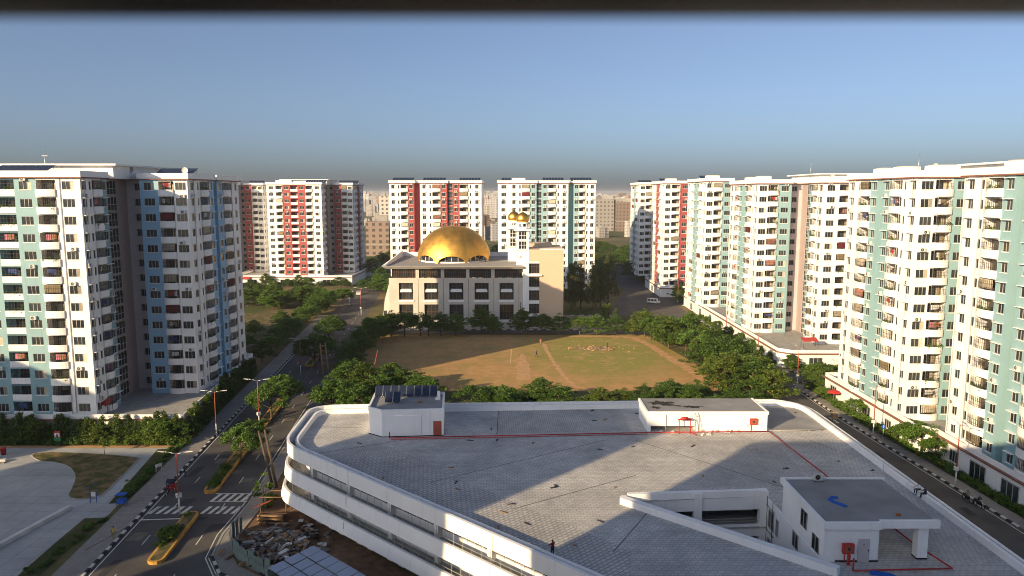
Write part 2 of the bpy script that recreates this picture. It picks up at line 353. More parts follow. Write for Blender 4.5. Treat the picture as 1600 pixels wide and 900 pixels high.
crosswalk(88.2, 90.4, -46.0, -40.9); crosswalk(88.2, 90.4, -39.4, -34.6); crosswalk(92.0, 94.4, -39.3, -34.4, True)
b = MB('paint'); b.face([(-46.1, 86.3, .02), (-41, 86.7, .02), (-41, 86.95, .02), (-46.1, 86.55, .02)]); struct('stop_line', b)
b = MB('paint')
for i in range(6): b.face([(51.5 + i * 1.1, 125, .02), (52 + i * 1.1, 125, .02), (52 + i * 1.1, 128.5, .02), (51.5 + i * 1.1, 128.5, .02)])
struct('crosswalk', b)
# median strips with yellow kerbs
def median(y0, y1, hw, label):
    n = 14; ys = [y0 + (y1 - y0) * i / n for i in range(n + 1)]
    t = thing('median_island', (lx(-40.15, y0), y0, 0), None, None); t['kind'] = 'structure'
    for m, h, z in (('kerbyellow', hw, .38), ('drygrass', hw - .28, .392)):
        b = MB(m); L = [(lx(-40.15, y) - h, y) for y in ys]; Rr = [(lx(-40.15, y) + h, y) for y in ys]
        a0 = arc((lx(-40.15, y0), y0), h, 180, 360, 6)[1:-1]; a1 = arc((lx(-40.15, y1), y1), h, 0, 180, 6)[1:-1]
        b.prism(a0 + Rr + a1 + L[::-1], 0, z); b.build('kerb_ring' if m == 'kerbyellow' else 'planting_bed', t)
    return t
for y0, y1 in ((76.2, 87.4), (95.2, 114.0), (123, 146), (168, 200)): median(y0, y1, .88, '')
# playing field
fb = MB('field'); fb.face([(x, y, .02) for x, y in [(-34, 146), (44, 146), (46, 150), (42, 180), (38, 206), (-37, 206.5), (-38, 190)]]); struct('playing_field', fb)
pb = MB('pitch'); rp = random.Random(3); pb.face([(x + rp.uniform(-.22, .22), y, .034) for x, y in [(1.0, 155), (3.9, 155), (4.0, 158), (4.1, 161), (4.2, 164), (4.2, 167), (4.3, 170), (3.6, 171), (3.6, 173), (3.4, 175), (3.4, 178), (2.9, 180), (2.5, 181.5), (2.1, 180), (1.9, 178), (1.7, 175), (1.6, 172.5), (1.0, 171), (1.0, 167), (1.0, 163), (1.0, 159)]]); struct('cricket_pitch', pb)
def ragged(cl, hw, seed):
    rr = random.Random(seed); P = [p for p, _ in resample(cl, .9)]; A = offset(P, 1); B = offset(P, -1); f = lambda Q: [lerp(p, q, hw * rr.uniform(.55, 1.25)) for p, q in zip(P, Q)]
    return f(A), f(B)
pb = MB('pitch'); cl = [(13, 150), (11.5, 158), (10.6, 166), (9.6, 175), (8.8, 186), (8.6, 194)]; A, B = ragged(cl, .55, 1)
pb.face([(*p, .036) for p in A] + [(*p, .036) for p in B[::-1]]); struct('footpath', pb)
pb = MB('pitch'); cl = [(16, 203.8), (30, 204), (34, 201.5), (36.5, 192), (38, 180), (40, 168), (41.5, 154)]; A, B = ragged(cl, 1.2, 2)
pb.face([(*p, .04) for p in A] + [(*p, .04) for p in B[::-1]]); struct('footpath', pb)
# playground on the left
sheet('playground_paving', [(-110, 60), (-52.0, 60), (-50.6, 88), (-51.2, 93), (-54.2, 112.4), (-110, 112.4)], .03, 'courtpave')
gc = [(-71.6, 106.9), (-74.2, 109.4), (-72.5, 110.4), (-66, 110), (-57.4, 108.2), (-56.3, 106.5), (-55.2, 99), (-54.6, 94.2), (-55.3, 92.6), (-57.2, 92.4), (-58.9, 93.4), (-60, 96), (-62.2, 100.6), (-65.5, 104.4), (-69, 106.3)]
def smoothpoly(P, n=5):
    out = []
    for i in range(len(P)):
        a_, b_, c_, d_ = [Vector(P[(i + k) % len(P)]) for k in (-1, 0, 1, 2)]
        for k in range(n): t = k / n; out.append(tuple(.5 * (2 * b_ + (c_ - a_) * t + (2 * a_ - 5 * b_ + 4 * c_ - d_) * t * t + (3 * b_ - a_ - 3 * c_ + d_) * t ** 3)))
    return out
gc = smoothpoly(gc)
b = MB('concrete'); b.prism([(x + .0, y) for x, y in gc], .0, .10); struct('lawn_edging', b)
cx, cy = sum(p[0] for p in gc) / len(gc), sum(p[1] for p in gc) / len(gc)
sheet('lawn', [(cx + (x - cx) * .965, cy + (y - cy) * .965) for x, y in gc], .106, 'drygrass')
for seg in ([(-49.4, 72), (-50.0, 80), (-50.4, 87)], [(-50.2, 91.5), (-51.2, 98), (-52.6, 106), (-53.6, 112)]):
    A = offset(seg, .3); B = offset(seg, 2.2 if seg[0][1] > 80 else 2.6)
    sheet('verge', A + B[::-1], .05, 'grass')
sheet('bare_strip', [(-110, 112.4), (-54, 112.4), (-53.4, 113.4), (-110, 113.4)], .045, 'pitch')
# yard between road and big building, far lots
sheet('yard', [(-32.6, 78), (-30.5, 75), (-26, 72.5), (-10, 62), (-2, 64), (-27, 90), (-32.6, 99)], .03, 'soil')
sheet('verge', [(-100, 244), (-63, 244), (-60, 222), (-100, 222)], .03, 'drygrass')
sheet('verge', [(-150, 318), (-70, 318), (-66, 292), (-150, 292)], .03, 'drygrass')
sheet('forecourt', [(16, 216), (34, 216), (34, 240), (16, 240)], .03, 'walkpave')

# ================================================================== APARTMENT TOWERS
FH = 2.77; ZB = 3.6; NF = 14; ZR = ZB + NF * FH; FHX = 2.86
TPL = {}
def window_tpl(wd, ht, var, hood):
    k = ('win', round(wd, 2), ht, var, hood)
    if k in TPL: return TPL[k]
    b = MB('frame'); hw = wd / 2; t = .06       # local: x along wall, -y outward, z from sill
    for x0, x1, z0, z1 in ((-hw, hw, 0, t), (-hw, hw, ht - t, ht), (-hw, -hw + t, t, ht - t), (hw - t, hw, t, ht - t)): b.box(x0, x1, -.06, .0, z0, z1)
    n = 1 if wd < .8 else (2 if wd < 1.5 else 3)
    for i in range(1, n): x = -hw + wd * i / n; b.box(x - .03, x + .03, -.05, .01, t, ht - t)
    for i in range(n):
        x0 = -hw + wd * i / n; x1 = -hw + wd * (i + 1) / n
        b.use(['glass', 'glass', 'curtain', 'glass', 'curtain_warm', 'glass'][(var * 3 + i * (1 + var)) % 6] if n > 1 else 'glass')
        y = .0 if i % 2 else -.02
        b.face([(x0, y, t * .5), (x1, y, t * .5), (x1, y, ht - t * .5), (x0, y, ht - t * .5)])
    b.use('white'); b.box(-hw - .1, hw + .1, -.2, -.005, -.09, -.003)
    if hood: b.box(-hw - .22, hw + .22, -.62, -.005, ht + .1, ht + .18)
    TPL[k] = b.mesh('window'); return TPL[k]
def stair_tpl(wd, ht):
    k = ('stair', round(wd, 2), ht)
    if k not in TPL:
        b = MB('glass'); hw = wd / 2; b.face([(-hw, 0, 0), (hw, 0, 0), (hw, 0, ht), (-hw, 0, ht)]); b.use('frame')
        for x in (-hw + .04, -hw * .33, hw * .33, hw - .04): b.box(x - .04, x + .04, -.06, -.004, 0, ht)
        for z in (.04, ht * .45, ht - .04): b.box(-hw, hw, -.05, -.006, z - .04, z + .04)
        TPL[k] = b.mesh('stair_window')
    return TPL[k]
def balcony_tpl(wd, bow, dep):
    k = ('balc', round(wd, 2), round(bow, 2), dep)
    if k in TPL: return TPL[k]
    b = MB('white'); hw = wd / 2; n = 8 if bow else 1
    P = []
    for i in range(n + 1):
        x = -hw + wd * i / n; P.append((x, -bow * (1 - (x / hw) ** 2 * .55) if bow else 0.0))
    H = 1.02
    b.smooth = bool(bow)
    for i in range(n):
        (x0, y0), (x1, y1) = P[i], P[i + 1]
        b.smooth = bool(bow)
        b.face([(x0, y0, -.12), (x1, y1, -.12), (x1, y1, H), (x0, y0, H)]); b.face([(x1, y1 + .12, .05), (x0, y0 + .12, .05), (x0, y0 + .12, H), (x1, y1 + .12, H)])
        b.smooth = False; b.face([(x0, y0, H), (x1, y1, H), (x1, y1 + .12, H), (x0, y0 + .12, H)])
    b.smooth = False
    if bow:
        for s in (0, n):
            x, y = P[s]; b.face([(x, y, -.12), (x, .0, -.12), (x, .0, H), (x, y, H)] if s == 0 else [(x, .0, -.12), (x, y, -.12), (x, y, H), (x, .0, H)])
    b.face([(x, y, -.12) for x, y in P][::-1] + ([(-hw, 0, -.12), (hw, 0, -.12)] if bow else [(-hw, .3, -.12), (hw, .3, -.12)]))
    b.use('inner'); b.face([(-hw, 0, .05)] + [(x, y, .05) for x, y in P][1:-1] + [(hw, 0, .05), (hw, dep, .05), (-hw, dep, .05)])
    b.use('glass'); b.box(-hw * .62, hw * .3, dep - .06, dep - .01, .06, 2.15)
    b.use('curtain'); b.box(hw * .42, hw * .8, dep - .05, dep - .01, .9, 2.1)
    r = MB('iron'); ZT = 2.42
    for i in range(1, 10 if bow else 6):
        t = i / (10 if bow else 6); x = -hw + wd * t; y = -bow * (1 - (x / hw) ** 2 * .55) + .06 if bow else .05
        r.box(x - .018, x + .018, y - .018, y + .018, H, ZT)
    for z in (1.35, 1.9):
        for i in range(n): (x0, y0), (x1, y1) = P[i], P[i + 1]; r.face([(x0, y0 + .06, z), (x1, y1 + .06, z), (x1, y1 + .06, z + .04), (x0, y0 + .06, z + .04)])
    TPL[k] = (b.mesh('balcony'), r.mesh('railing')); return TPL[k]
def ac_tpl():
    if 'ac' not in TPL:
        b = MB('acwhite'); b.box(-.42, .42, -.34, -.02, 0, .58); b.use('iron')
        P = [(-.1 + .24 * math.cos(t * math.pi / 6), -.345, .29 + .24 * math.sin(t * math.pi / 6)) for t in range(12)]; b.face(P)
        b.box(-.38, -.32, -.4, .0, -.06, -.005); b.box(.32, .38, -.4, .0, -.06, -.005); b.use('acwhite'); b.box(-.16, -.04, -.36, -.346, .23, .35)
        TPL['ac'] = b.mesh('air_conditioner')
    return TPL['ac']
COL = dict(w='white', T='accent', m='mauve', l='lilac')
class Tower:
    def __init__(s, label, base, accent='teal', name='apartment_tower', cat='apartment tower', group=None, clutter=None, near=True, seed=1, second=None):
        s.t = thing(name, (base[0], base[1], 0), label, cat, group); s.base = base; s.acc = accent; s.walls = {}; s.cl = clutter; s.near = near; s.r = random.Random(seed); s.fh = FH if near else FHX; s.zr = ZB + NF * s.fh; s.acc2 = second or accent
    def W(s, c):
        n = s.acc if c == 'T' else s.acc2 if c == 'U' else COL[c]
        k = (n, 0 if n == 'white' else s.ei)
        if k not in s.walls: s.walls[k] = MB(n)
        return s.walls[k]
    def put(s, name, me, x, y, z, an, par=None): return link(name, me, s.t, (x - s.base[0], y - s.base[1], z), an)
    def edge(s, p0, p1, bays, zb=ZB, nf=NF, fh=FH, ac=.2):
        s.ei = getattr(s, 'ei', 0) + 1
        if isinstance(bays, str): bays = [('-', 1, bays)]
        L = math.dist(p0, p1); k = L / sum(q[1] for q in bays); ux, uy = (p1[0] - p0[0]) / L, (p1[1] - p0[1]) / L; nx, ny = uy, -ux; an = math.atan2(uy, ux)
        def pt(u, d, z): return (p0[0] + ux * u + nx * d, p0[1] + uy * u + ny * d, z)      # d>0 outward
        u = 0
        for ty, wd, col in bays:
            wd *= k; B = s.W(col)
            if ty == '-':
                B.use(B.names[0]); B.face([pt(u, 0, zb), pt(u + wd, 0, zb), pt(u + wd, 0, zb + nf * fh), pt(u, 0, zb + nf * fh)])
            for f in range(nf if ty != '-' else 0):
                z0 = zb + f * fh; z1 = z0 + fh
                ow, za, zc, dep = dict(W=(min(1.9, wd - .5), .95, 2.3, .12), w=(min(1.25, wd - .4), .95, 2.3, .12), n=(min(.6, wd - .3), .95, 2.3, .12), s=(min(1.3, wd - .6), .9, 2.2, .3), S=(wd - .5, .15, 2.6, .15),
                                       G=(wd - .1, .35, 2.75, .1), B=(wd - .06, .02, 2.5, 1.3), R=(wd - .1, .02, 2.55, 1.6))[ty]
                a0 = u + (wd - ow) / 2; a1 = a0 + ow; c0 = z0 + za; c1 = z0 + zc
                B.use(B.names[0])
                if a0 - u > .002:
                    B.face([pt(u, 0, z0), pt(a0, 0, z0), pt(a0, 0, z1), pt(u, 0, z1)]); B.face([pt(a1, 0, z0), pt(u + wd, 0, z0), pt(u + wd, 0, z1), pt(a1, 0, z1)])
                B.face([pt(a0, 0, z0), pt(a1, 0, z0), pt(a1, 0, c0), pt(a0, 0, c0)]); B.face([pt(a0, 0, c1), pt(a1, 0, c1), pt(a1, 0, z1), pt(a0, 0, z1)])
                B.face([pt(a0, 0, c0), pt(a0, -dep, c0), pt(a0, -dep, c1), pt(a0, 0, c1)]); B.face([pt(a1, -dep, c0), pt(a1, 0, c0), pt(a1, 0, c1), pt(a1, -dep, c1)])
                B.face([pt(a0, 0, c0), pt(a1, 0, c0), pt(a1, -dep, c0), pt(a0, -dep, c0)]); B.face([pt(a0, -dep, c1), pt(a1, -dep, c1), pt(a1, 0, c1), pt(a0, 0, c1)])
                mid = u + wd / 2
                if ty in 'Wwns':
                    x, y, _ = pt(mid, -dep + .0, 0)
                    s.put('window', window_tpl(ow, zc - za, s.r.choice((0, 1, 2, 3)), ty == 'w' or (ty == 'W' and False)), x, y, c0, an)
                    if ty in 'Ww' and s.r.random() < ac:
                        x, y, _ = pt(mid + s.r.uniform(-.4, .4), .01, 0); s.put('air_conditioner', ac_tpl(), x, y, c1 + (.22 if ty == 'w' else .08), an)
                elif ty in 'SG':
                    x, y, _ = pt(mid, -dep, 0); s.put('stair_window', stair_tpl(ow, zc - za), x, y, c0, an)
                else:
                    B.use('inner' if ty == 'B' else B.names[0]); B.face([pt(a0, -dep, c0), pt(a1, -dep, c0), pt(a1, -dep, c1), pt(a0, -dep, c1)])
                    x, y, _ = pt(mid, 0, 0); bm, rm = balcony_tpl(ow, .62 if ty == 'B' else 0, dep - .02)
                    o = s.put('balcony', bm, x, y, z0 + .02, an)
                    if s.near: link('railing', rm, o, (0, 0, 0))
                    if ty == 'B' and s.r.random() < .16:
                        cn = s.r.choice(['curtain', 'curtain_warm', 'cl_maroon', 'curtain', 'cl_khaki'])
                        kk = ('blind', cn, round(ow, 2))
                        if kk not in TPL: q = MB(cn); q.box(-ow * .46, ow * .4, -.02, .02, 1.2, 2.48); q.box(-ow * .46, ow * .4, -.035, -.021, 1.2, 1.26); TPL[kk] = q.mesh('blind')
                        link('blind', TPL[kk], o, (0, -.2, -.02))
                    elif s.cl and s.r.random() < .5:
                        clutter(s, pt, mid, ow, z0, an, ty == 'B', nf - f, abs(ux) > .5)
            u += wd
    def shell(s, pts, specs, zb=ZB, nf=NF, fh=None, parapet=1.15, **k):
        n = len(pts); fh = fh or s.fh
        for i in range(n): s.edge(pts[i], pts[(i + 1) % n], specs.get(i, 'w'), zb, nf, fh, **k)
        zr = zb + nf * fh
        b = MB('roofgrey'); b.face([(x, y, zr + .1) for x, y in pts]); b.build('roof', s.t)
        # cornice: brown line, projecting parapet with real thickness
        def ring(d, z0, z1, m, nm):
            O = polyoff(pts, d); I = polyoff(pts, -.22); r = MB(m)
            for i in range(n):
                j = (i + 1) % n
                r.face([(*O[i], z0), (*O[j], z0), (*O[j], z1), (*O[i], z1)]); r.face([(*O[i], z1), (*O[j], z1), (*I[j], z1), (*I[i], z1)])
                r.face([(*I[j], z0), (*I[i], z0), (*I[i], z1), (*I[j], z1)]); r.face([(*O[j], z0), (*O[i], z0), (*I[i], z0), (*I[j], z0)])
            r.build(nm, s.t)
        ring(.42, zr - .02, zr + .18, 'brownline', 'cornice'); ring(.32, zr + .183, zr + parapet, 'white', 'parapet')
    def pipes(s, L):
        for x, y in L: b = MB('frame'); b.tube((x, y, ZB + .8), (x, y, s.zr), .06, .06, 6); b.build('drain_pipe', s.t)
    def finish(s):
        for (n, _), B in s.walls.items(): B.build('wall' if n == 'white' else 'painted_wall', s.t)
def polyoff(P, d):
    out = []; n = len(P)
    for i in range(n):
        a, p, c = Vector(P[i - 1]), Vector(P[i]), Vector(P[(i + 1) % n]); e0 = (p - a).normalized(); e1 = (c - p).normalized()
        n0 = Vector((e0.y, -e0.x)); n1 = Vector((e1.y, -e1.x)); m = n0 + n1; q = m.dot(n0)
        out.append(tuple(p + m * (d / q)) if abs(q) > .05 else tuple(p + n0 * d))
    return out
# laundry and pot plants standing in balconies are things of their own
LAUN = {}
def laundry_mesh(c, wd):
    k = (c, wd)
    if k not in LAUN:
        rr = random.Random(hash(k) % 1000); b = MB('iron'); b.box(-wd / 2, wd / 2, -.01, .01, 1.0, 1.02); x = -wd / 2 + .06
        while x < wd / 2 - .3:
            l = rr.uniform(.5, .95); w_ = rr.uniform(.26, .5); b.use(c if rr.random() < .62 else rr.choice(['cl_cwhite', 'cl_khaki', 'cl_darkgrey', 'cl_pink', 'cl_blue']))
            b.hexa([(x, -.02, 1 - l), (x + w_, -.03, 1 - l), (x + w_, .02, 1 - l), (x, .03, 1 - l), (x, -.012, 1.0), (x + w_, -.012, 1.0), (x + w_, .012, 1.0), (x, .012, 1.0)]); x += w_ + .05
        LAUN[k] = b.mesh('laundry')
    return LAUN[k]
ORD = ['', 'top', 'second', 'third', 'fourth', 'fifth', 'sixth', 'seventh', 'eighth', 'ninth', 'tenth', 'eleventh', 'twelfth', 'thirteenth', 'lowest']
def clutter(s, pt, mid, ow, z0, an, bow, fl, front):
    wh = ('%s balcony row' % ORD[fl] if fl in (1, 14) else '%s balcony row from the top' % ORD[fl]) + (', front of ' if front else ', road face of ')
    if s.r.random() < .55:
        cn = s.r.choice(['lred', 'cwhite', 'blue', 'pink', 'orange', 'khaki']); wd = 1.6
        nm = dict(lred='red', cwhite='white', blue='blue', pink='pink', orange='orange', khaki='brownish')[cn]
        x, y, _ = pt(mid + s.r.uniform(-.3, .3), .1 if bow else -.3, 0)
        link('laundry', laundry_mesh('cl_' + cn, wd), None, (x, y, z0 + 1.22), an, label='mostly %s washing, %s%s' % (nm, wh, s.cl), cat='laundry', group='%s washing, %s%s' % (nm, wh, s.cl))
    else:
        x, y, _ = pt(mid, .28 if bow else -.25, 0)
        link('potted_plants', pot_mesh(s.r.randint(0, 2)), None, (x, y, z0 + .08), an, label='pot plants, %s%s' % (wh, s.cl), cat='plants', group='pot plants, %s%s' % (wh, s.cl))
P1a = [('w', 3.2, 'w'), ('n', 1.5, 'w'), ('B', 3.2, 'w'), ('w', 2.5, 'T')]; P1b = P1a[::-1]
def nohood(l): return l
P2 = [('W', 3.9, 'w'), ('B', 3.1, 'w'), ('W', 3.4, 'T'), ('R', 3.2, 'T'), ('W', 3.4, 'T'), ('B', 3.1, 'w'), ('W', 3.9, 'w')]
SIDE = [('w', 2.1, 'w'), ('n', 1.2, 'w'), ('B', 2.6, 'w'), ('w', 1.7, 'T')]
def U(l): return [(a_, b_, 'U' if c_ == 'T' else c_) for a_, b_, c_ in l]
ARMS = [('W', 3.4, 'T'), ('B', 2.8, 'w'), ('W', 2.5, 'w')]
STAIR = [('-', 3.6, 'm'), ('S', 3.6, 'm'), ('-', 3.1, 'm')]
def plus(T, cx, cy, east, west, warm=True):
    L = [((-12, -27), P2), ((12, -27), SIDE if east else 'w'), ((12, -19.5), 'w'), ((10, -19.5), STAIR if east else 'm'), ((10, -9.2), [('s', 4, 'l')]), ((14, -9.2), 'w'),
         ((14, -12.4), U(ARMS)), ((22.5, -12.4), U(P1a) if east else 'w'), ((22.5, -.9), 'U'), ((21, -.9), 'U'), ((21, .6), 'U'), ((22.5, .6), U(P1b) if east else 'w'),
         ((22.5, 12.1), 'w'), ((14, 12.1), 'w'), ((14, 20), 'w'), ((-14, 20), 'w'), ((-14, 12.1), 'w'),
         ((-22.5, 12.1), P1a if west else 'w'), ((-22.5, .6), 'T'), ((-21, .6), 'T'), ((-21, -.9), 'T'), ((-22.5, -.9), P1b if west else 'w'),
         ((-22.5, -12.4), ARMS[::-1]), ((-14, -12.4), 'w'), ((-14, -9.2), [('s', 4, 'l')]), ((-10, -9.2), STAIR[::-1] if west else 'm'), ((-10, -19.5), 'w'), ((-12, -19.5), SIDE[::-1] if west else 'w')]
    if not warm: L = L[:13] + [((14, 12.1), 'w'), ((0, 12.1), 'w'), ((-12, -4), 'w')]
    T.shell([(cx + x, cy + y) for (x, y), _ in L], {i: sp for i, (_, sp) in enumerate(L)})
    # lift house over the core, seen above the roofline
    b = MB('white'); ZR = T.zr; b.box(cx - 8, cx + 12, cy - 17, cy + 4, ZR + .12, ZR + 2.3); b.build('lift_house', T.t)
    b = MB('white'); b.box(cx - 9, cx + 13, cy - 18, cy + 5, ZR + 2.303, ZR + 2.6); b.build('lift_house_roof', T.t)
def armblock(T, x, y0, ln=24.5, dep=8.5):
    y1 = y0 + ln; h = (ln - 1.5) / 2
    L = [((x, y1), P1a), ((x, y1 - h), 'T'), ((x + 1.5, y1 - h), 'T'), ((x + 1.5, y0 + h), 'T'), ((x, y0 + h), P1b), ((x, y0), ARMS[::-1]), ((x + dep, y0), 'w'), ((x + dep, y1), 'w')]
    T.shell([p for p, _ in L], {i: sp for i, (_, sp) in enumerate(L)})
def roofkit(T, spots):
    """solar arrays, tanks, dishes and masts on a roof: (kind, x, y, w)"""
    z = T.zr + .12
    for kd, x, y, wd in spots:
        if kd == 'solar':
            b = MB('solar'); n = max(2, int(wd / 1.1))
            for i in range(n):
                x0 = x + wd * i / n + .04; x1 = x + wd * (i + 1) / n - .04
                b.use('solar'); b.hexa([(x0, y, z + .8), (x1, y, z + .8), (x1, y + 3.2, z + 2.1), (x0, y + 3.2, z + 2.1), (x0, y, z + .86), (x1, y, z + .86), (x1, y + 3.2, z + 2.16), (x0, y + 3.2, z + 2.16)])
            b.use('alu')
            for xx in (x + .3, x + wd / 2, x + wd - .3): b.tube((xx, y + .1, z), (xx, y + .1, z + .8), .04); b.tube((xx, y + 3.1, z), (xx, y + 3.1, z + 2.05), .04)
            b.build('solar_array', T.t)
        elif kd == 'tank':
            b = MB('white'); b.box(x, x + wd, y, y + 3, z, z + 1.9); b.use('concrete'); b.box(x + .3, x + wd - .3, y + .3, y + 2.7, z + 1.903, z + 2.05); b.build('water_tank', T.t)
        elif kd == 'dish':
            b = MB('acwhite'); b.tube((x, y, z), (x, y, z + 1.6), .05); b.lathe([(.02, 0), (.35, .05), (.6, .2)], n=12)
            b.v[-36:] = [(x + p[0], y - .1 - p[2], z + 1.7 + p[1]) for p in b.v[-36:]]; b.build('satellite_dish', T.t)
        elif kd == 'mast':
            b = MB('alu'); b.tube((x, y, z), (x, y, z + wd), .06, .03); b.box(x - .5, x + .5, y - .02, y + .02, z + wd * .8, z + wd * .8 + .04); b.build('antenna_mast', T.t)
def podium(T, poly, z=ZB, doors=(), cornice=True):
    b = MB('white'); b.prism(poly, 0, z - .25); b.build('podium', T.t)
    b = MB('concrete'); b.prism(polyoff(poly, .02), z - .247, z); b.build('podium_roof', T.t)
    n = len(poly)
    O = polyoff(poly, .45); I = polyoff(poly, -.1); r = MB('brownline')
    for i in range(n):
        j = (i + 1) % n
        for (A, Bq, z0, z1) in ((O, O, z - .22, z - .02),): r.face([(*A[i], z0), (*A[j], z0), (*Bq[j], z1), (*Bq[i], z1)])
        r.face([(*O[i], z - .02), (*O[j], z - .02), (*I[j], z - .02), (*I[i], z - .02)]); r.face([(*O[j], z - .22), (*O[i], z - .22), (*I[i], z - .22), (*I[j], z - .22)])
    r.build('podium_cornice', T.t)
    I2 = polyoff(poly, -.18); r = MB('white')
    for i in range(n):
        j = (i + 1) % n; z1 = z + .75
        r.face([(*poly[i], z + .003), (*poly[j], z + .003), (*poly[j], z1), (*poly[i], z1)]); r.face([(*I2[j], z + .003), (*I2[i], z + .003), (*I2[i], z1), (*I2[j], z1)]); r.face([(*poly[i], z1), (*poly[j], z1), (*I2[j], z1), (*I2[i], z1)])
    r.build('podium_parapet', T.t)
    for (i, t, wd, zl, zh, m) in doors:
        a, c = poly[i], poly[(i + 1) % n]; x, y = lerp(a, c, t); an = math.atan2(c[1] - a[1], c[0] - a[0])
        d = MB(m); d.box(-wd / 2, wd / 2, -.05, .3, zl, zh); d.use('frame')
        for xx in (-wd / 2, -wd / 6, wd / 6, wd / 2): d.box(xx - .05, xx + .05, -.09, -.052, zl, zh)
        d.box(-wd / 2, wd / 2, -.088, -.054, zh - .1, zh)
        d.build('window' if zl > .5 else 'door', T.t, loc=(x - T.base[0], y - T.base[1], 0), rz=an)

# ================================================================== LEAVES AND TREES
def leaf_mesh(name, clumps, leaf, mats, up=.5, wts=None):
    """clumps: (x,y,z,rx,rz,count) -> small folded leaf faces spread through the clumps"""
    V = []
    for x, y, z, rx, rz, n in clumps:
        d = RNG.normal(size=(n, 3)); d /= np.linalg.norm(d, axis=1)[:, None]; r = RNG.random(n) ** .45
        V.append(np.array([x, y, z]) + d * r[:, None] * np.array([rx, rx, rz]))
    P = np.concatenate(V); n = len(P)
    N = RNG.normal(size=(n, 3)); N[:, 2] = np.abs(N[:, 2]) + up; N /= np.linalg.norm(N, axis=1)[:, None]
    A = np.cross(N, RNG.normal(size=(n, 3))); A /= np.linalg.norm(A, axis=1)[:, None]; B = np.cross(N, A)
    s = leaf * RNG.uniform(.65, 1.25, n)[:, None]
    q = np.stack([P - A * s, P + B * s * .55 + N * s * .12, P + A * s, P - B * s * .55 + N * s * .12], 1).reshape(-1, 3)
    me = bpy.data.meshes.new(name); me.vertices.add(4 * n); me.vertices.foreach_set('co', q.astype(np.float32).ravel())
    me.loops.add(4 * n); me.loops.foreach_set('vertex_index', np.arange(4 * n, dtype=np.int32))
    me.polygons.add(n); me.polygons.foreach_set('loop_start', np.arange(0, 4 * n, 4, dtype=np.int32))
    for m in mats: me.materials.append(MATS[m])
    me.polygons.foreach_set('material_index', (RNG.random(n) < (wts or 0)).astype(np.int32) if len(mats) > 1 else np.zeros(n, np.int32))
    me.update(calc_edges=True); me.validate(); return me
def pot_mesh(v):
    k = ('pot', v)
    if k not in TPL:
        b = MB('redpole'); cl = []
        for i in range(5):
            x = -1.0 + i * .5; b.lathe([(.12, 0), (.17, .32), (.15, .33)], (x, 0), 8); cl.append((x, -.05, .75 + .2 * ((i + v) % 3), .3, .45, 45))
        lm = leaf_mesh('p', cl, .13, ['leaf']); k0 = len(b.v); b.use('leaf')
        vs = [tuple(q.co) for q in lm.vertices]; b.v += vs
        for p in lm.polygons: b.f.append(tuple(k0 + i for i in p.vertices)); b.m.append(b.cur); b.sm.append(False)
        bpy.data.meshes.remove(lm); TPL[k] = b.mesh('potted_plants')
    return TPL[k]
def limbs(b, r, h, tops, hb):
    b.tube((0, 0, 0), (.05, .03, hb), r, r * .75, 7, False); b.tube((.05, .03, hb), (.0, .1, h * .82), r * .75, r * .25, 6, False)
    for x, y, z in tops: zz = max(hb * .8, z - math.hypot(x, y) * .45); b.tube((.03, .05, zz), (x, y, z), r * .35, r * .1, 4, False)
TREES = {}
